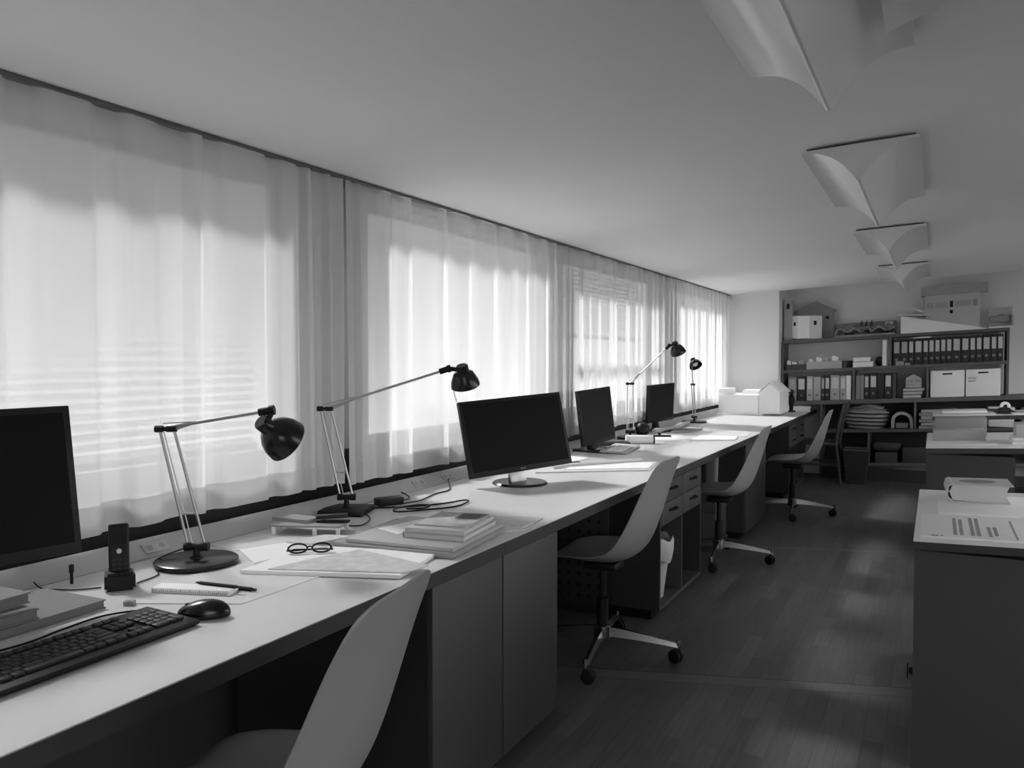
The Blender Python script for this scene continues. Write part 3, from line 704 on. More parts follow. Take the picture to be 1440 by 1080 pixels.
# small tray on legs
ty = thing('desk_tray', 'low grey tray on short white legs by the second lamp', 'tray', (-1.868, 2.12, ZD), R(21))
MB().box(-.115, .125, -.055, .06, .026, .033, bev=.002).build('tray_plate', M['grey_card'], ty)
for x in (-.105, .035, .115):
    MB().box(x-.006, x+.006, -.05, -.04, 0, .026).build('leg', M['card'], ty, smooth=False)
for x in (-.105, .115):
    MB().box(x-.006, x+.006, .04, .05, 0, .026).build('leg', M['card'], ty, smooth=False)
sheet([(-2.0, 2.085), (-1.86, 2.095), (-1.85, 2.16), (-1.97, 2.16)], ZD+.033, .012, M['grey_card'], 'grey pencil case lying on the low tray', 'pencil_case', 'case')
st = thing('stapler', 'dark stapler on the right end of the low tray', 'stapler', (-1.795, 2.155, ZD+.033), R(24))
MB().box(-.055, .055, -.013, .013, 0, .008, bev=.002).build('base', M['black'], st)
MB().box(-.055, .05, -.011, .011, .014, .028, bev=.003, mx=Matrix.Rotation(R(-4), 4, 'Y')).build('arm', M['key'], st)
MB().box(-.055, -.04, -.008, .008, .006, .018).build('hinge', M['alu'], st, smooth=False)
# adapter and cable coils by the second lamp
pa = single('power_adapter', MB().box(-.055, .055, -.028, .028, 0, .03, bev=.005), M['black'], 'black power adapter lying by the duct near second lamp', 'adapter', (-1.935, 2.665, ZD), R(62))
zc = ZD+.004
cord([(-1.90, 2.72, zc+.01), (-1.93, 2.80, zc), (-1.98, 2.86, zc), (-2.02, 2.87, zc+.01)], .003, 'short black lead from the adapter into the duct', parent=pa)
cord([(-1.965, 2.545, zc), (-1.88, 2.60, zc), (-1.80, 2.68, zc), (-1.74, 2.78, zc), (-1.70, 2.86, zc+.003), (-1.67, 2.84, zc+.003), (-1.665, 2.76, zc), (-1.69, 2.68, zc), (-1.74, 2.62, zc), (-1.775, 2.53, zc+.004), (-1.81, 2.52, zc+.006), (-1.83, 2.58, zc+.006), (-1.79, 2.66, zc+.008), (-1.745, 2.67, zc+.008), (-1.735, 2.61, zc+.008), (-1.785, 2.57, zc+.008)], .0035, 'black cable coil lying on the worktop right of second lamp', name='cable_coil')
cord([(-1.86, 2.66, zc+.008), (-1.86, 2.78, zc+.002), (-1.90, 2.95, zc), (-1.90, 3.06, zc), (-1.95, 3.15, zc+.002), (-2.0, 3.22, zc+.01), (-2.012, 3.24, zc+.018)], .003, 'black cable running from the coil up to the sockets')
cord([(-1.905, 2.46, zc), (-1.85, 2.42, zc), (-1.80, 2.36, zc), (-1.77, 2.27, zc), (-1.82, 2.24, zc)], .0025, 'black lead trailing from square lamp base to the tray', parent=L2)

# ------------------------------------------------------------------ middle and far desk
def pl(p, z, h, m_, label, **k): return sheet(p, z, h, m_, label, **k)
pl([(-1.80, 3.735), (-1.315, 4.085), (-1.38, 4.46), (-1.815, 3.90)], ZD, .007, M['paper2'], 'large stack of flat plans right of the large monitor', name='plan_stack', cat='plans')
pl([(-1.70, 3.87), (-1.33, 4.13), (-1.38, 4.40), (-1.72, 4.0)], ZD+.007, .004, M['paper'], 'white sheet lying on the large stack of plans')
cord([(-1.77, 3.89, ZD+.016), (-1.70, 4.02, ZD+.020), (-1.55, 4.22, ZD+.020), (-1.45, 4.37, ZD+.018)], .009, 'loosely rolled drawing lying across the stack of plans', M['paper2'], 'rolled_drawing', 'plans')
pen((-1.84, 4.06, ZD), (-1.76, 4.22, ZD), .006, 'dark marker pen on the worktop below the third monitor')
pl([(-1.90, 4.20), (-1.80, 4.20), (-1.78, 4.40), (-1.90, 4.42)], ZD, .010, M['paper'], 'small white notepad beside the dark marker pen', name='notepad', cat='notepad')
for i in range(3):
    cord([(-2.0, 4.15+.07*i, ZD+.004+.004*i), (-1.97, 4.32+.05*i, ZD+.014), (-1.985, 4.50+.03*i, ZD+.012), (-2.015, 4.65+.03*i, ZD+.01)], .004, ['grey cable nearest the camera behind the large monitor', 'grey cable in the middle of three behind large monitor', 'grey cable farthest of three behind the large monitor'][i], M['mid_card'])
rl = thing('paper_roll', 'white paper roll with a black end cap past third keyboard', 'paper roll', (-1.79, 5.37, ZD+.030), R(27))
MB().tube([(-.10, 0, 0), (.085, 0, 0)], .030, 20).build('roll', M['paper'], rl)
MB().tube([(.085, 0, 0), (.095, 0, 0)], .031, 20).build('end_cap', M['black'], rl)
m = MB(); m.box(-.13, .13, -.05, .05, 0, .028, bev=.012, seg=3)
for v in m.bm.verts: v.co.z *= 1+.3*math.sin(v.co.x*30)
single('dark_pouch', m, M['dark_card'], 'soft dark pouch between third monitor and white roll', 'pouch', (-1.945, 5.20, ZD), R(35))
m = MB(); m.box(-.085, .085, -.022, .022, 0, .012, bev=.003); m.box(-.01, .01, -.01, .01, 0, .03)
single('hole_punch', m, M['black'], 'small black hole punch on papers below farthest monitor', 'hole punch', (-1.82, 5.90, ZD+.002), R(25))
pl([(-2.0, 5.60), (-1.60, 5.75), (-1.55, 6.05), (-1.95, 6.0)], ZD, .002, M['paper'], 'white sheet under the black hole punch')
pl([(-1.542, 5.70), (-1.255, 5.85), (-1.29, 6.10), (-1.56, 6.08)], ZD, .012, M['paper'], 'white folder near the front edge behind the third chair', name='folder', cat='folder')
pl([(-1.56, 6.15), (-1.25, 6.2), (-1.28, 6.6), (-1.58, 6.5)], ZD, .003, M['paper2'], 'white sheet beyond the white folder on far worktop')
m = MB(); bmesh.ops.create_uvsphere(m.bm, u_segments=24, v_segments=14, radius=.055)
for v in m.bm.verts: v.co.z = max(v.co.z, -.042)
sp = thing('desk_speaker', 'round black desk speaker left of the farthest monitor', 'speaker', (-1.99, 6.02, ZD+.042)); m.build('ball', M['black'], sp)
MB().lathe([(0, .04), (.03, .042), (.032, .047), (0, .050)], axis=(.4, -.8, .2), seg=20).build('cone', M['key'], sp)
cord([(-1.93, 6.12, ZD+.022), (-1.90, 6.6, ZD+.022), (-1.93, 7.1, ZD+.022)], .020, 'long pale cardboard tube below the farthest monitor', M['mid_card'], 'cardboard_tube', 'tube')
pl([(-1.85, 6.30), (-1.70, 6.36), (-1.69, 6.66), (-1.86, 6.60)], ZD, .014, M['grey_card'], 'grey book lying before the cardboard tube', name='book', cat='book')
# white house model
hm = thing('house_model', 'white card house model with gabled block on the far worktop', 'model', (-1.80, 8.55, ZD))
MB().prism([(-.215, -.03), (.23, .04), (.36, .82), (-.21, .80)], 0, .018).build('base_board', M['card'], hm, smooth=False)
MB().box(-.205, .19, 0, .5, .018, .21, bev=.001).build('flat_block', M['card'], hm)
MB().box(-.205, -.12, .02, .40, .21, .27, bev=.001).build('parapet', M['card'], hm)
MB().box(-.02, .18, .3, .6, .21, .25, bev=.001).build('upper_block', M['card'], hm)
g = MB(); P = [(.195, .018), (.40, .018), (.40, .235), (.2975, .33), (.195, .235)]
mx = Matrix(((1, 0, 0, 0), (0, 0, 1, 0), (0, 1, 0, 0), (0, 0, 0, 1)))
g.prism(P, .06, .62, mx=mx); g.build('gabled_block', M['card'], hm, smooth=False)
r_ = MB(); r_.prism([(.18, .228), (.2975, .338), (.415, .228), (.415, .238), (.2975, .350), (.18, .238)], .05, .64, mx=mx); r_.build('roof', M['card'], hm, smooth=False)
bt = thing('figurine', 'small dark standing figure between white model and bookcase', 'figurine', (-1.400, 9.36, ZD))
MB().lathe([(0, 0), (.045, 0), (.045, .012), (.018, .02), (.022, .07), (.040, .12), (.030, .17), (.014, .19), (0, .19)], seg=20).build('body', M['black'], bt)
MB().lathe([(0, .185), (.02, .19), (.030, .215), (.022, .24), (0, .25)], seg=18).build('head', M['key'], bt)
pw = thing('paper_ream', 'white paper ream at the far worktop end, below binders', 'paper', (-1.34, 9.52, ZD), R(6))
MB().box(-.12, .12, -.09, .09, 0, .055, bev=.004).build('ream', M['paper'], pw)

# ------------------------------------------------------------------ ceiling lights
def make_light(y0, y1, label, wing=False):
    xc = -.265; t = thing('ceiling_light', label, 'ceiling light', (xc, y0, ceil_z(xc)-.012), group='winged ceiling lights in one row')
    L = y1-y0; hw = .205; drop = .135; n = 12
    def prof(s, off=0):
        pts = []
        for i in range(n+1):
            f = i/n; x = hw*(1-f)+.006*f
            z = -.012-(drop-.012)*(f**2.5)
            pts.append((s*x, z-off+SL*s*x))
        return pts
    for s, nm in ((-1, 'window_side_wing'), (1, 'room_side_wing')):
        m = MB(); P = prof(s); Q = [(x-s*.0, z+.008) for x, z in P]
        rows = []
        for y in (0, L): rows.append([m.bm.verts.new((x, y, z)) for x, z in P]+[m.bm.verts.new((x, y, z)) for x, z in Q[::-1]])
        k = len(rows[0])
        for i in range(k): m.bm.faces.new((rows[0][i], rows[0][(i+1) % k], rows[1][(i+1) % k], rows[1][i]))
        m.bm.faces.new(rows[0]); m.bm.faces.new(rows[1][::-1])
        m.build('wing', M['fixture'], t, angle=40)
    kb = MB(); kb.tube([(0, -.002, -drop+.004), (0, L+.002, -drop+.004)], .0085, 12); kb.build('keel', M['fixture'], t)
    for y, nm in ((.004, 0), (L-.05, 1)):
        e = MB(); P = prof(-1)+prof(1)[::-1]
        P = [(x*.995, z+.006) for x, z in P]+[(.2, .0+SL*.2), (-.2, .0-SL*.2)]
        a = [e.bm.verts.new((x, y, z)) for x, z in P]; b = [e.bm.verts.new((x, y+.006, z)) for x, z in P]
        k = len(P)
        for i in range(k): e.bm.faces.new((a[i], a[(i+1) % k], b[(i+1) % k], b[i]))
        # triangulated caps
        for vs, fl in ((a, False), (b, True)):
            c = e.bm.verts.new((0, vs[0].co.y, -.03))
            for i in range(k):
                tri = (vs[i], vs[(i+1) % k], c); e.bm.faces.new(tri[::-1] if fl else tri)
        e.build('end_plate', M['fixture'], t, smooth=False)
    MB().box(-.19, .19, .03, L-.03, -.012, .016, sh=SL).build('mounting_plate', M['rail'], t, smooth=False)
    if wing:
        m = MB(); P = [(.150, -.048), (.180, -.036), (.215, -.026), (.262, -.020), (.262, -.006), (.150, -.010)]
        P = [(x, z+SL*x) for x, z in P]
        rows = [[m.bm.verts.new((x, y, z)) for x, z in P] for y in (0, 1.0)]
        for i in range(6): m.bm.faces.new((rows[0][i], rows[0][(i+1) % 6], rows[1][(i+1) % 6], rows[1][i]))
        m.bm.faces.new(rows[0]); m.bm.faces.new(rows[1][::-1])
        m.build('outer_wing', M['fixture'], t, angle=40)
    return t
make_light(1.13, 2.35, 'nearest winged ceiling light, cut off by the top frame', True)
make_light(3.32, 4.54, 'second winged ceiling light from the camera, fully visible')
make_light(5.53, 6.75, 'third winged ceiling light from the camera')
make_light(7.75, 8.97, 'farthest and smallest winged ceiling light, above the bookcase')

# ------------------------------------------------------------------ the bookcase
T = .053
YF = 9.60
def zt(z, x): return z+T*(x+1.6)
bc = thing('bookcase', 'wide grey bookcase filling the far alcove wall', 'bookcase', (-1.6, YF, 0))
def bx(x0, x1, z0, z1, name, y0=0, y1=.33, m_=None):
    return MB().box(x0+1.6, x1+1.6, y0, y1, z0, z1, sh=T).build(name, m_ or M['bookcase'], bc, smooth=False)
XL, XR = -1.545, .655
for nm, a, b, zz, th in (('shelf', XL, XR, 1.518, .032), ('shelf', XL, XR, 1.184, .032), ('shelf', XL, 2.3, .834, .045), ('shelf', -1.13, 2.3, .505, .03), ('shelf', -1.13, 2.3, .144, .03)):
    bx(a, b, zz-th, zz, nm, 0 if zz != .834 else -.02)
def up(x, z0, z1, w=.022): bx(x-w/2, x+w/2, z0, z1, 'upright', .002)
up(XL+.011, .834, 1.486); up(XR-.011, .834, 1.486)
up(-.43, 1.184, 1.486); up(-.79, .834, 1.152); up(-.073, .834, 1.152)
up(-.186, .505, .789); up(-.633, .144, .475); up(-1.12, .02, .789); up(1.0, .144, .789); up(2.289, .144, .789)
bx(-1.13, 2.3, .144, .79, 'back_panel', .335, .345, M['cab_dark'])  # dark sheet added in place of the shade inside the lower rows
MB().box(.48, 3.9, .05, .07, .0, .114+.02, sh=0).build('kick_board', M['cab_dark'], bc, smooth=False)
YI = YF+.02

def binder(x, w, h, zb, mat_, lab, label, hole=True, group=None, yo=0):
    t = thing('ring_binder', label, 'binder', (x+w/2, YI+yo, zt(zb, x+w/2)+T*w/2), 0, group)
    MB().box(-w/2, w/2, 0, .27, 0, h, bev=.003).build('cover', mat_, t)
    if lab:
        MB().box(-w/2*.72, w/2*.72, -.0015, .002, h*.47, h*.90).build('label', lab, t, smooth=False)
    if hole: MB().lathe([(.007, 0), (.012, 0), (.012, .003), (.007, .003), (.007, 0)], origin=(0, .001, h*.22), axis=(0, -1, 0), seg=16).build('finger_ring', M['alu'] if mat_ == M['binder'] else M['black'], t)
    return t
K96 = .96
def pxX(q):     # spine edges measured along the shelf, metres from the camera axis
    tab = [(1097, -1.628), (1103, -1.579), (1117, -1.468), (1135, -1.326), (1155, -1.171), (1170, -1.056), (1186, -.934), (1200, -.829), (1223, -.659), (1241, -.528), (1254, -.435), (1268, -.335), (1285, -.215), (1300, -.111), (1308, -.055), (1358, .283), (1385, .461), (1410, .623), (1420, .687)]
    for (a, xa), (b, xb) in zip(tab, tab[1:]):
        if q <= b: return (xa+(xb-xa)*(q-a)/(b-a))*K96
    return .66
ordn = ['first', 'second', 'third', 'fourth', 'fifth', 'sixth', 'seventh', 'eighth', 'ninth', 'tenth', 'eleventh', 'twelfth', 'thirteenth', 'fourteenth', 'fifteenth', 'sixteenth']
ed = [112, 190, 270, 328, 415, 475, 535, 595, 655, 715, 805, 890, 955, 1020, 1105, 1170, 1236]
for i in range(16):
    a, b = pxX(1240+ed[i]/7.2), pxX(1240+ed[i+1]/7.2); w = b-a-.004
    kind = 'wide' if ed[i+1]-ed[i] > 75 else 'narrow'
    binder(a, w, .272, 1.184, M['binder'], M['mid_card'] if i < 2 else M['label'], '%s black binder, %s from the left on the upper right shelf' % (kind, ordn[i]), True, 'black binders on the upper right shelf')
row = [(132, 220, 'binder_grey', 'mid_card', 'dark-grey binder, leftmost on the middle left shelf'), (225, 312, 'binder', 'label', 'black binder with jagged white label, second on the middle left shelf'), (320, 386, 'binder_pale', 'label', 'pale grey binder with ring hole, third on the middle left shelf'), (390, 466, 'binder_pale', None, 'plain pale grey binder with low ring hole, middle left shelf'),
       (470, 505, 'binder', 'mid_card', 'narrow black binder left of a twin, middle left shelf'), (507, 556, 'binder', 'label', 'narrow black binder with white label, middle left shelf'), (562, 656, 'binder_pale', 'label', 'wide pale grey binder with white label, middle left shelf'), (660, 720, 'binder_pale', 'label', 'pale grey binder beside the plain white one, middle left shelf'), (722, 772, 'card', None, 'plain white binder, rightmost on the middle left shelf'),
       (818, 862, 'binder_grey', None, 'plain grey binder just right of the first upright'), (863, 902, 'binder_grey', None, 'plain grey binder second right of the first upright'), (905, 955, 'binder', 'label', 'narrow black labelled binder on the middle shelf centre'), (960, 1036, 'binder', 'label', 'wide black labelled binder on the middle shelf centre'), (1040, 1105, 'binder', None, 'plain black unlabelled binder on the middle shelf centre'), (1112, 1186, 'binder', 'label', 'black binder with narrow white label, nearest the stacked boxes'), (1190, 1228, 'dark_card', None, 'thin dark unlabelled binder, rightmost of the centre group')]
for a, b, m_, lb, label in row:
    xa, xb = pxX(1090+a/7.2), pxX(1090+b/7.2)
    binder(xa, xb-xa-.002, .262 if 'plain' in label else .272, .834, M[m_], M[lb] if lb else None, label, lb is not None or 'ring' in label, 'binders on the middle shelves')
def shelfbox(x0, x1, y0, y1, z, h, m_, label, name='box', cat='box', bev=.002):
    xm = (x0+x1)/2
    return single(name, MB().box(x0-xm, x1-xm, 0, y1-y0, 0, h, bev=bev, sh=T), m_, label, cat, (xm, YF+y0, zt(z, xm)))
# two white file boxes
for i, (a, b, lab) in enumerate(((1309, 1357, 'left white file box with dark hand slot, lower right shelf'), (1359, 1408, 'right white file box with printed lines, lower right shelf'))):
    xa, xb = pxX(a), pxX(b); xm = (xa+xb)/2; w = (xb-xa)/2
    t = thing('file_box', lab, 'box', (xm, YI, zt(.834, xm)), group='white file boxes')
    MB().box(-w, w, 0, .28, 0, .276, bev=.003, sh=T).build('carton', M['card'], t)
    MB().box(-.045, .045, -.002, .002, .232, .248, sh=T).build('hand_slot', M['black'], t, smooth=False)
    if i == 1:
        m = MB()
        for z_, l in ((.19, .075), (.178, .07), (.160, .075), (.150, .06)): m.box(-w+.02, -w+.02+l, -.0015, .001, z_, z_+.006, sh=T)
        m.build('printed_lines', M['grey_card'], t, smooth=False)
# little house on a pile of boards between the upright and the file boxes
for i, (w_, nm) in enumerate(((.20, 'lowest grey card tray under the little gabled house'), (.21, 'middle grey card tray under the little gabled house'), (.235, 'topmost grey card tray under the little gabled house'))):
    shelfbox(-.305, -.305+w_*.86, .02, .25, .834+.036*i, .030, M['mid_card'], nm, 'card_tray', 'tray')
th = thing('tiny_house', 'little grey gabled house model on the stacked card trays', 'model', (-.205, YF+.05, zt(.834+.108, -.205)))
g = MB(); g.prism([(-.075, 0), (.075, 0), (.075, .10), (0, .145), (-.075, .10)], 0, .18, mx=mx); g.build('body', M['mid_card'], th, smooth=False)
for (a, b, c, d) in ((-.065, -.005, .055, .08), (.008, .065, .058, .083), (-.065, -.005, .022, .042)):
    MB().box(a, b, -.002, .004, c, d).build('window', M['grey_card'], th, smooth=False)
# top shelf: models
ZTOP = 1.518
tw = thing('tower_model', 'slim tall tower model with arched opening, far left top', 'model', (-1.49, YF+.0+.11, zt(ZTOP, -1.49)+.003))
MB().box(-.042, .045, -.05, .05, 0, .46, bev=.001).build('shaft', M['mid_card'], tw)
P = [(-.017, .355), (.017, .355), (.017, .40), (.012, .413), (0, .419), (-.012, .413), (-.017, .40)]
MB().prism(P, -.0515, -.045, mx=mx).build('arched_opening', M['black'], tw, smooth=False)
hb = thing('faceted_house', 'white faceted house model with two small windows, top shelf', 'model', (-1.30, YF+.10, zt(ZTOP, -1.30)+.012))
MB().prism([(-.155, -.02), (-.08, -.085), (.045, -.075), (.165, .02), (.10, .14), (-.10, .14)], 0, .255).build('body', M['card'], hb, smooth=False)
def facewin(p, q, f, z, w, parent):
    a, b = Vector((p[0], p[1], 0)), Vector((q[0], q[1], 0)); d = (b-a).normalized(); nrm = Vector((d.y, -d.x, 0)); c = a.lerp(b, f)
    mm = Matrix(((d.x, nrm.x, 0, c.x), (d.y, nrm.y, 0, c.y), (0, 0, 1, z), (0, 0, 0, 1)))
    MB().box(-w/2, w/2, -.004, .002, -w*.7, w*.7, mx=mm).build('window', M['black'], parent, smooth=False)
facewin((-.155, -.02), (-.08, -.085), .55, .165, .030, hb); facewin((.045, -.075), (.165, .02), .45, .175, .034, hb)
gh = thing('gabled_model', 'grey gabled house model standing behind the faceted one', 'model', (-1.20, YF+.265, zt(ZTOP, -1.20)+.012))
g = MB(); g.prism([(-.23, 0), (.175, 0), (.175, .31), (-.02, .40), (-.23, .31)], -.02, .03, mx=mx); g.build('walls', M['grey_card'], gh, smooth=False)
g = MB(); g.prism([(-.25, .295), (-.02, .40), (.195, .30), (.195, .32), (-.02, .425), (-.25, .315)], -.022, .05, mx=mx); g.build('roof', M['grey_card'], gh, smooth=False)
MB().box(.09, .125, -.023, -.018, .22, .25).build('window', M['black'], gh, smooth=False)
lm = thing('landscape_model', 'crumpled grey cardboard landscape model on the top shelf', 'model', (-.69, YF+.15, zt(ZTOP, -.69)+.001))
m = MB(); bm = m.bm; rnd = random.Random(4); nx, ny = 16, 6; grid = []
for i in range(nx+1):
    rr = []
    for j in range(ny+1):
        x = -.30+.60*i/nx; y = -.13+.28*j/ny
        z = .02+T*x+.06*abs(math.sin(i*.9+j*.4))+.05*j/ny+rnd.uniform(-.015, .02)
        rr.append(bm.verts.new((x, y, max(z, .02+T*x))))
    grid.append(rr)
for i in range(nx):
    for j in range(ny): bm.faces.new((grid[i][j], grid[i+1][j], grid[i+1][j+1], grid[i][j+1]))
o_ = m.build('terrain', M['grey_card'], lm, smooth=False)
md = o_.modifiers.new('t', 'SOLIDIFY'); md.thickness = .008
MB().box(-.30, .30, -.13, .15, 0, .020, sh=T).build('baseboard', M['grey_card'], lm, smooth=False)
MB().box(-.30, .30, .14, .155, .0, .16, sh=T).build('backing_board', M['grey_card'], lm, smooth=False)
for i in range(3): MB().prism([(-.06+.05*i, .115), (-.03+.05*i, .115), (-.035+.05*i, .18), (-.045+.05*i, .165)], .02, .03, mx=mx).build('tree', M['dark_card'], lm, smooth=False)
for (a, b) in ((-.20, -.10), (.14, .24)): MB().box(a, b, -.134, -.126, .022, .045, sh=T).build('cave', M['black'], lm, smooth=False)
MB().box(.19, .27, .125, .139, .10, .15, sh=T).build('white_tag', M['card'], lm, smooth=False)
# sloping white site with the long building model
sm = thing('site_model', 'white sloping site model carrying the long flat-roofed building', 'model', (.05, YF+.15, zt(ZTOP, .05)+.001))
m = MB(); m.prism([(-.385, -.02), (.41, .02), (.40, .03), (-.385, .165)], -.15, .14, mx=mx); m.build('slope', M['card'], sm, smooth=False)
MB().box(-.43, -.10, -.155, .15, .170, .178).build('ledge_sheet', M['card'], sm, smooth=False)
bm_ = thing('flat_roof_model', 'white building model with window band and broad flat roof', 'model', (.135, YF+.235, zt(ZTOP, .135)+.02))
MB().box(-.245, .265, -.055, .055, 0, .37, sh=T).build('body', M['lightbook'], bm_, smooth=False)
MB().box(-.285, .335, -.10, .075, .37, .465, sh=T).build('roof_slab', M['mid_card'], bm_, smooth=False)
for (a, b, c, d, mm_) in ((-.23, -.165, .235, .295, 'mid_card'), (-.15, -.035, .235, .295, 'mid_card'), (-.012, .018, .235, .30, 'black'), (.035, .185, .235, .295, 'mid_card'), (.20, .24, .235, .30, 'grey_card'), (-.012, .018, .17, .205, 'black')):
    MB().box(a, b, -.058, -.05, c, d, sh=T).build('window', M[mm_], bm_, smooth=False)
MB().prism([(-.36, .225), (-.245, .165), (-.245, .20), (-.36, .235)], -.03, .02, mx=mx).build('ramp', M['card'], bm_, smooth=False)
fm = thing('framed_model', 'small boxed relief model at the right end, top shelf', 'model', (.575, YF+.12, zt(ZTOP, .575)))
MB().box(-.10, .11, .03, .05, 0, .215, sh=T).build('back_panel', M['mid_card'], fm, smooth=False)
MB().box(-.10, .11, -.05, .03, 0, .02, sh=T).build('floor_panel', M['card'], fm, smooth=False)
MB().box(.10, .115, -.05, .03, .02, .13, sh=T).build('side_panel', M['mid_card'], fm, smooth=False)
m = MB(); m.box(-.09, .09, -.02, .028, .065, .125, bev=.012, sh=T); m.box(-.01, .03, -.01, .02, .12, .145, bev=.008, sh=T); m.build('relief', M['grey_card'], fm)
# upper left shelf
Z1 = 1.184
shelfbox(-1.50, -1.285, .0, .25, Z1, .062, M['dark_card'], 'low dark box at the left end of the upper shelf')
shelfbox(-1.28, -.915, .0, .25, Z1, .080, M['mid_card'], 'long pale box on the upper left shelf')
shelfbox(-.80, -.60, .0, .20, Z1, .055, M['card'], 'lower white box by the upright roll, upper shelf')
shelfbox(-.80, -.63, .02, .18, Z1+.0605, .045, M['card'], 'upper white box by the upright roll, upper shelf')
shelfbox(-.875, -.815, .04, .2, Z1, .075, M['black'], 'narrow black box between the pale and white boxes')
m = MB(); bmesh.ops.create_icosphere(m.bm, subdivisions=2, radius=.055)
for v in m.bm.verts: v.co *= 1+.15*math.sin(40*v.co.x+30*v.co.z); v.co.z = max(v.co.z, -.05)
single('dark_lump', m, M['dark_card'], 'dark rounded clay lump right of the stacked white boxes', 'lump', (-.545, YF+.2, zt(Z1, -.545)+.05))
for i, (x, w_, z_, h_, mm_, lab) in enumerate(((-1.47, .045, .062, .045, 'card', 'white block model at left end, on the dark box'), (-1.41, .05, .062, .03, 'card', 'flat white block model on the dark box, second along'), (-1.335, .06, .062, .05, 'mid_card', 'grey block model at right end, on the dark box'), (-1.235, .05, .082, .03, 'card', 'flat white block model on the long pale box, left'), (-1.15, .06, .082, .045, 'card', 'white block model on the long pale box, middle'), (-1.07, .04, .082, .03, 'mid_card', 'small grey block model on the long pale box'), (-.985, .065, .082, .055, 'card', 'bright white cube model on the long pale box'))):
    m = MB(); m.box(-w_/2, w_/2, 0, .07, 0, h_*.7, sh=T); m.box(-w_/2, 0, .01, .06, h_*.7, h_, sh=T)
    single('block_model', m, M[mm_], lab, 'model', (x, YF+.03, zt(Z1+z_, x)+.002), group='small block models on the upper shelf', smooth=False)
rt_ = thing('upright_roll', 'upright white paper roll left of the black binders', 'paper roll', (-.485, YF+.045, zt(Z1, -.485)+.002))
MB().lathe([(.020, 0), (.027, 0), (.027, .275), (.020, .275), (.020, 0)], seg=24).build('roll', M['card'], rt_)
shelfbox(-.38, -.30, -.0, .015, Z1, .045, M['grey_card'], 'small grey card leaning before the first black binders', 'grey_card', 'card')
shelfbox(-.29, -.24, -.0, .015, Z1, .022, M['mid_card'], 'tiny pale card before the third black binder', 'pale_card', 'card')
shelfbox(-.215, -.05, .03, .2, Z1+.2735+.003, .014, M['card'], 'flat white card lying on top of the black binders', 'flat_card', 'card', 0.001)
# lower rows
Z3 = .505
bs = thing('striped_basket', 'striped woven basket heaped with pale cloth, lower shelf', 'basket', (-.67, YF+.16, zt(Z3, -.67)))
m = MB(); m.lathe([(0, 0), (.17, .0), (.195, .04), (.225, .12), (.235, .19), (.225, .19), (.19, .05), (0, .02)], seg=40)
for v in m.bm.verts: v.co.y *= .62
m.build('basket_body', M['stripe'], bs)
for i, (r_, zz, dx) in enumerate(((.21, .185, 0), (.20, .212, .015), (.17, .238, .02))):
    m = MB(); m.lathe([(0, -.004), (r_*.9, -.004), (r_, .010), (r_*.8, .024), (0, .028)], seg=24)
    for v in m.bm.verts: v.co.y *= .6; v.co.z += .012*math.sin(v.co.x*25+i)*(1 if i else .5)
    single('folded_cloth', m, M['mid_card'] if i != 1 else M['grey_card'], ['lowest pale cloth folded in the striped basket', 'middle grey cloth folded in the striped basket', 'topmost pale cloth heaped in the striped basket'][i], 'cloth', (-.67+dx, YF+.16, zt(Z3, -.67)+zz))
ac = thing('arched_box', 'pale arched box with a dark opening, beside striped basket', 'box', (-.31, YF+.03, zt(Z3, -.31)+.006))
P = [(-.105, 0), (-.075, 0)]+[(.075*math.cos(a), .075+.072*math.sin(a)) for a in [math.pi-math.pi*k/10 for k in range(11)]]+[(.075, 0), (.105, 0)]+[(.105*math.cos(a), .08+.095*math.sin(a)) for a in [math.pi*k/10 for k in range(11)]]
MB().prism(P, 0, .2, mx=mx).build('arch', M['mid_card'], ac, smooth=False)
MB().box(-.074, .074, .19, .2, 0, .14).build('back', M['black'], ac, smooth=False)
MB().box(-.06, .06, .03, .16, .0, .055, bev=.006).build('insert', M['grey_card'], ac)
for i in range(6):
    xa = -.15+.02*(i % 2); shelfbox(xa, xa+.33, .01, .29, Z3+.034*i, .030, M['mid_card'] if i % 2 else M['grey_card'], '%s flat grey folder in the pile on lower right shelf, counted upward' % ordn[i], 'flat_folder', 'folder')
lidbox((.60, YF+.17, zt(Z3, .60)+.008), .22, .26, .20, 'small white storage box on the lower shelf, behind far table', M['card'])
shelfbox(.78, .98, .03, .3, Z3, .19, M['grey_card'], 'grey file case at right of the small white storage box', 'file_case', 'case')
Z4 = .144
shelfbox(-.565, -.35, .02, .3, Z4, .11, M['dark_card'], 'dark crate on the lowest shelf under the basket')
m = MB(); m.box(-.14, .14, -.10, .10, 0, .10, bev=.045, seg=3)
single('dark_bag', m, M['dark_card'], 'soft dark bag slumped on the dark crate', 'bag', (-.46, YF+.16, zt(Z4, -.46)+.1175))
shelfbox(-.30, .02, .02, .3, Z4, .16, M['cab'], 'grey carton on the lowest shelf beside the dark crate')
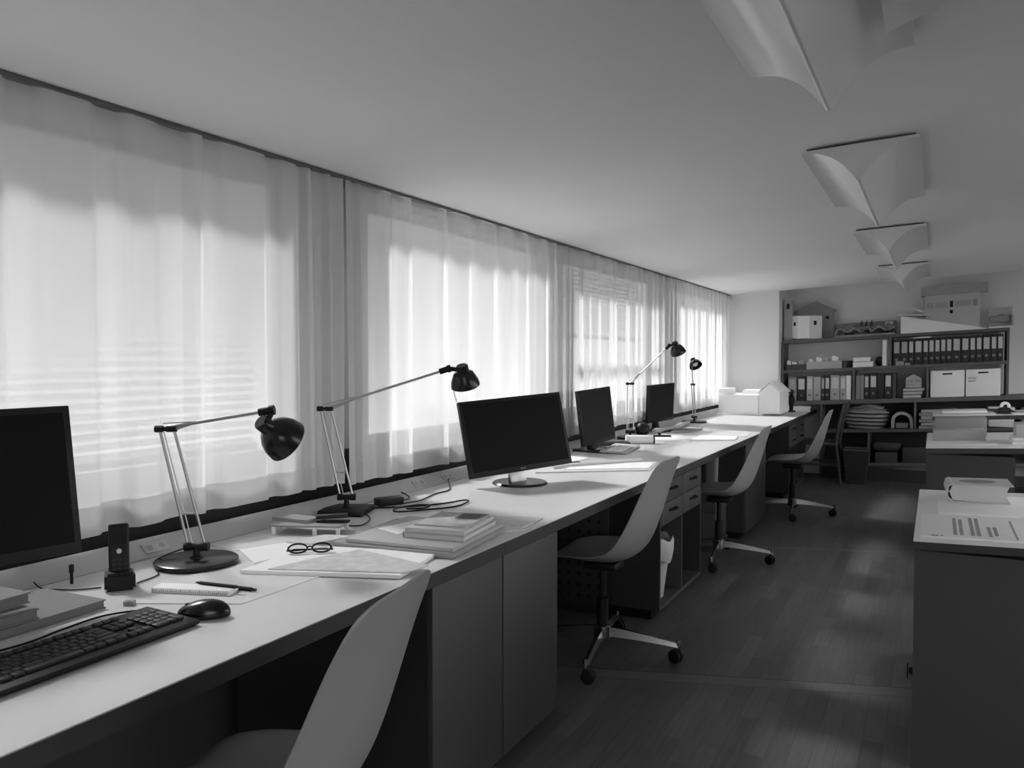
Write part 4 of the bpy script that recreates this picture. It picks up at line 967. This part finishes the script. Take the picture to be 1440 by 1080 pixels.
# waste bin and wooden chair in front of the left bay
wb = thing('waste_bin', 'dark square waste bin on the floor beside wooden chair', 'waste bin', (-.735, 9.38, 0))
m = MB(); b0 = [(-.09, -.09), (.09, -.09), (.09, .09), (-.09, .09)]; s_ = 1.35
lo = [m.bm.verts.new((x, y, 0)) for x, y in b0]; hi = [m.bm.verts.new((x*s_, y*s_, .36)) for x, y in b0]; hi2 = [m.bm.verts.new((x*s_*.95, y*s_*.95, .36)) for x, y in b0]; lo2 = [m.bm.verts.new((x*.93, y*.93, .01)) for x, y in b0]
m.bm.faces.new(lo)
for k in range(4):
    k2 = (k+1) % 4; m.bm.faces.new((lo[k], lo[k2], hi[k2], hi[k])); m.bm.faces.new((hi[k], hi[k2], hi2[k2], hi2[k])); m.bm.faces.new((hi2[k], hi2[k2], lo2[k2], lo2[k]))
m.bm.faces.new(lo2[::-1]); m.build('bin', M['cab_dark'], wb, smooth=False)
rim = MB(); rim.tube([(x*s_, y*s_, .36) for x, y in b0+[b0[0]]], .008, 6); rim.build('rim', M['bookcase'], wb)
wc = thing('wooden_chair', 'dark wooden chair with slanted back beyond the last shell chair', 'chair', (-1.10, 9.27, 0), R(180))
for s in (-.19, .19):
    MB().tube([(-.24, s, .01), (-.19, s, .42), (-.21, s, .60), (-.27, s, .86)], [.014, .018, .018, .014], 8).build('leg', M['wood_dark'], wc)
    MB().tube([(.20, s, .01), (.17, s, .42)], [.013, .017], 8).build('leg', M['wood_dark'], wc)
MB().box(-.20, .21, -.215, .215, .42, .45, bev=.008).build('seat', M['wood_dark'], wc)
for z0, z1, x in ((.60, .66, -.214), (.72, .87, -.252)):
    MB().box(-.012, .012, -.20, .20, 0, z1-z0, bev=.004, mx=Matrix.Translation((x, 0, z0)) @ Matrix.Rotation(R(-13), 4, 'Y')).build('back_slat', M['wood_dark'], wc)
MB().box(-.19, .17, -.195, -.18, .20, .225).build('stretcher', M['wood_dark'], wc, smooth=False)
MB().box(-.19, .17, .18, .195, .20, .225).build('stretcher', M['wood_dark'], wc, smooth=False)

# ------------------------------------------------------------------ right-hand tables
S1 = .03
pc = thing('plan_chest', 'grey cabinet with white top at the right frame edge', 'cabinet', (-.056, 2.90, 0))
MB().box(0, .85, 0, 1.17, .715, .74, bev=.001, sh=S1).build('top', M['table'], pc)
MB().box(0, .85, -.003, -.0005, .715, .7395, sh=S1).build('edge_band', M['desk_edge'], pc, smooth=False)
MB().box(0.004, .846, .012, 1.16, 0, .709, sh=0).build('body', M['cab'], pc, smooth=False)
m = MB(); m.box(.004, .10, .03, .06, .708, .716, sh=S1); m.build('spacer', M['card'], pc, smooth=False)
lk = MB(); lk.lathe([(0, 0), (.012, 0), (.012, .010), (.006, .014), (0, .014)], axis=(-1, 0, 0), origin=(.005, .06, .30), seg=16); lk.box(-.014, -.010, .052, .068, .275, .325, bev=.002); lk.build('lock_handle', M['black'], pc)
def on1(x): return .74+S1*(x+.056)
bo = thing('thick_book', 'thick pale hardback book on the right cabinet', 'book', (.155, 3.77, on1(.155)+.0135), R(2))
w_, d_, h_ = .095, .20, .070
co = MB(); co.box(-w_, w_+.02, -d_/2-.01, d_/2+.01, h_-.004, h_, sh=S1); co.box(-w_, w_+.01, -d_/2-.01, d_/2+.01, 0, .004, sh=S1)
P = [(-w_, 0), (-w_-.014, .012), (-w_-.020, .037), (-w_-.014, .063), (-w_, h_), (-w_+.004, h_-.004), (-w_-.010, .060), (-w_-.014, .037), (-w_-.010, .014), (-w_+.004, .004)]
co.prism(P, -d_/2-.01, d_/2+.01, mx=mx); co.build('cover', M['lightbook'], bo)
pg_ = MB(); P = [(-w_+.004, .004), (w_+.004, .004), (w_-.006, .037), (w_+.006, h_-.004), (-w_+.004, h_-.004), (-w_-.008, .037)]
pg_.prism(P, -d_/2, d_/2, mx=mx); pg_.build('pages', M['paper2'], bo, smooth=False)
el = MB(); el.lathe([(0, .0), (1, 0), (1, .0006), (0, .0006)], seg=32)
for v in el.bm.verts: v.co = Vector((v.co.x*.065, v.co.y*.05, v.co.z+h_+S1*v.co.x*.065+.0003))
el.build('cover_oval', M['binder_grey'], bo, smooth=False)
wp = thing('white_pad', 'broad white pad lying under the thick hardback book', 'pad', (.15, 3.53, on1(.15)))
MB().box(-.135, .20, -.11, .34, 0, .012, bev=.002, sh=S1).build('pad', M['card'], wp)
mgz = thing('open_magazine', 'white magazine with grey print at the right cabinet front', 'magazine', (.19, 3.07, on1(.19)))
mgc = MB().box(-.228, .36, -.095, .33, 0, .006, bev=.001, sh=S1).build('cover', M['card'], mgz)
tx = MB()
for (x0, y0, y1) in ((-.130, -.05, .26), (-.112, -.05, .24), (-.080, -.05, .28), (-.062, -.05, .28), (-.030, -.05, .12), (-.012, -.03, .12)):
    y = y0
    rr = random.Random(int(x0*1000))
    while y < y1:
        l = rr.uniform(.008, .022); tx.box(x0, x0+.011, y, min(y+l, y1), .0062, .0066, sh=S1); y += l+.004
tx.box(-.195, -.175, -.09, -.07, .0062, .0066, sh=S1); tx.box(-.168, -.16, -.085, -.07, .0062, .0066, sh=S1)
tx.box(.045, .050, -.08, .26, .0062, .0066, sh=S1)
merge(mgc, tx, M['grey_card'])
MB().box(.365, .50, -.05, .3, 0, .02, bev=.002, sh=S1, mx=Matrix.Translation((0, .3, 0))).build('back_sheets', M['paper'], mgz)

S2 = .05
t2 = thing('side_table', 'white-topped grey table right of the aisle, second from camera', 'table', (-.05, 5.95, 0))
MB().box(0, 1.0, 0, 1.25, .705, .74, bev=.001, sh=S2).build('top', M['table'], t2)
MB().box(0, 1.0, -.003, -.0005, .705, .7395, sh=S2).build('edge_band', M['cab'], t2, smooth=False)
MB().box(.005, .50, .03, 1.2, 0, .703).build('cabinet_body', M['cab'], t2, smooth=False)
MB().box(.94, .98, .03, 1.2, 0, .745).build('leg_panel', M['cab'], t2, smooth=False)
MB().box(.50, .94, .5, 1.2, .35, .37).build('inner_shelf', M['cab'], t2, smooth=False)
def on2(x): return .74+S2*(x+.05)
def b2(x0, x1, y0, y1, z, h, m_, label, name='box', cat='box'):
    xm = (x0+x1)/2
    return single(name, MB().box(x0-xm, x1-xm, 0, y1-y0, 0, h, bev=.003, sh=S2), m_, label, cat, (xm, y0, on2(xm)+z))
b2(.01, .37, 6.15, 6.45, 0, .004, M['paper'], 'white sheets before the grey carton on the second table', 'paper_sheets', 'paper')
b2(-.01, .315, 6.50, 6.75, 0, .070, M['mid_card'], 'flat grey carton with pale corners on the second table', 'carton', 'box')
b2(0.0, .335, 6.82, 7.12, 0, .135, M['grey_card'], 'larger grey carton behind the flat one, second table', 'carton', 'box')
b2(.45, .75, 6.20, 6.50, 0, .022, M['paper'], 'lowest white book in the pile at right frame edge', 'book', 'book')
b2(.455, .74, 6.22, 6.50, .022, .020, M['paper'], 'middle white book in the pile at right frame edge', 'book', 'book')
b2(.475, .72, 6.26, 6.50, .042, .085, M['lightbook'], 'thick pale block topping the pile at right frame edge', 'book', 'book')
S3 = .05
t3 = thing('far_table', 'grey-edged table strewn with papers before the bookcase', 'table', (-.02, 8.30, 0))
MB().box(0, 1.5, 0, .82, .765, .80, bev=.001, sh=S3).build('top', M['table'], t3)
MB().box(0, 1.5, -.003, -.0005, .765, .7995, sh=S3).build('edge_band', M['cab'], t3, smooth=False)
for x in (.03, 1.43):
    for y in (.04, .74): MB().box(x, x+.04, y, y+.04, 0, .765+S3*x).build('leg', M['cab'], t3, smooth=False)
def on3(x): return .80+S3*(x+.02)
def b3(x0, x1, y0, y1, z, h, m_, label, name='paper_stack', cat='paper'):
    xm = (x0+x1)/2
    return single(name, MB().box(x0-xm, x1-xm, 0, y1-y0, 0, h, bev=.002, sh=S3), m_, label, cat, (xm, y0, on3(xm)+z))
b3(.0, .48, 8.34, 8.8, 0, .012, M['paper2'], 'broad white paper stack at left end of far table')
b3(.06, .42, 8.5, 8.85, .0125, .022, M['paper'], 'upper white paper stack at left end of far table')
b3(.60, .88, 8.36, 8.66, 0, .012, M['paper'], 'white papers right of the black tape dispenser')
b3(.85, 1.2, 8.7, 8.98, 0, .03, M['paper2'], 'pale paper pile at the far right table corner')
b3(.42, .56, 8.75, 8.95, 0, .025, M['dark_card'], 'dark folder lying behind the far table papers', 'folder', 'folder')
td = thing('tape_dispenser', 'black tape dispenser with white tape on the far table', 'tape dispenser', (.56, 8.56, on3(.56)), R(10))
MB().prism([(-.07, 0), (.08, 0), (.085, .02), (.05, .03), (.03, .055), (-.03, .06), (-.065, .035)], -.03, .03, bev=.004, mx=mx).build('base', M['black'], td)
MB().lathe([(.018, -.012), (.042, -.012), (.042, .012), (.018, .012), (.018, -.012)], axis=(0, 1, 0), origin=(.0, .0, .065), seg=24).build('tape', M['card'], td)

# ------------------------------------------------------------------ light
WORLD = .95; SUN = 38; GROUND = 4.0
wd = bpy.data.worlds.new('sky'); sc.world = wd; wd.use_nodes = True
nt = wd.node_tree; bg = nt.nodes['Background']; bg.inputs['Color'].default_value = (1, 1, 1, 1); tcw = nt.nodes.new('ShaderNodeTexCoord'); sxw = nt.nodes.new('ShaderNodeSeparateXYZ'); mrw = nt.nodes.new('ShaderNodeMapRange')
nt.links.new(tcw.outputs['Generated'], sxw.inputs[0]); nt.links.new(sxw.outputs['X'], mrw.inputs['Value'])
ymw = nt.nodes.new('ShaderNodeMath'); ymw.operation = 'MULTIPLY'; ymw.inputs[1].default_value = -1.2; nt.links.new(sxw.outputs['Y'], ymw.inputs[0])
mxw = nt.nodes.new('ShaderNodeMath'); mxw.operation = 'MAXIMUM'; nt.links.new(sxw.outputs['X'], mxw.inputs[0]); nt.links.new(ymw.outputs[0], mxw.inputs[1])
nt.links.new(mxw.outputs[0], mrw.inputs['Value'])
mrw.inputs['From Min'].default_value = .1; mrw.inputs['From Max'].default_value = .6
mrw.inputs['To Min'].default_value = 0; mrw.inputs['To Max'].default_value = 1      # 1 = side of the sky brightened as fill through the added windows
# fill side: sky boosted above the horizon, ground kept dim below
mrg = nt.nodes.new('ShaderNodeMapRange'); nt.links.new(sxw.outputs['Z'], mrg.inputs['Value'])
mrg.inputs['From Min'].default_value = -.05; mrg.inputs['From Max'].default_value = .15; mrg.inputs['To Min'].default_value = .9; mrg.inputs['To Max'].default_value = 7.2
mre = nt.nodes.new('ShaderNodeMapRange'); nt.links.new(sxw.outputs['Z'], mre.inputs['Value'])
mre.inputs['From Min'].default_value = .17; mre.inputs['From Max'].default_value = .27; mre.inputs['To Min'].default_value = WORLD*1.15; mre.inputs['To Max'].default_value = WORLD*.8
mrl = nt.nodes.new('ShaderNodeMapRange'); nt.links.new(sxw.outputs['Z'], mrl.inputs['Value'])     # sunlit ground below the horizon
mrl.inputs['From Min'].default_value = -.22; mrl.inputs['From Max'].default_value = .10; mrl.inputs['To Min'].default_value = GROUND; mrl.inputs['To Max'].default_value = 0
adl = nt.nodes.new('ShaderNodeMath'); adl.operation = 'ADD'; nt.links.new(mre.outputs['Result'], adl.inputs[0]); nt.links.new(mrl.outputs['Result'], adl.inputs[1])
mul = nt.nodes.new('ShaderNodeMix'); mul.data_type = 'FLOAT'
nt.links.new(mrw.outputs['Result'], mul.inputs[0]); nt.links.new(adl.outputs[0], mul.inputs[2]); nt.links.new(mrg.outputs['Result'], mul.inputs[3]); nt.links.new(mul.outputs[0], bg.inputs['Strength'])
sd = bpy.data.lights.new('sun', 'SUN'); sd.energy = SUN; sd.angle = R(8)
so = bpy.data.objects.new('sun', sd); COL.objects.link(so); so.location = (-8, 2, 8)
d = Vector((1, -.27, -1.0)); so.rotation_euler = d.to_track_quat('-Z', 'Y').to_euler()

# ------------------------------------------------------------------ camera
cd = bpy.data.cameras.new('camera'); cd.sensor_width = 36; cd.lens = 1150*36/1440; cd.clip_start = .05
co_ = bpy.data.objects.new('camera', cd); COL.objects.link(co_)
co_.location = (0, 0, 1.325); co_.rotation_euler = (R(90-1.793), 0, R(27.385)); sc.camera = co_
sc.view_settings.view_transform = 'Standard'; sc.view_settings.look = 'None'; sc.view_settings.gamma = 1
sc.view_settings.exposure = .10; sc.view_settings.use_curve_mapping = False
sc.cycles.max_bounces = 10; sc.cycles.diffuse_bounces = 8; sc.cycles.transparent_max_bounces = 12
sc.cycles.sample_clamp_indirect = 6
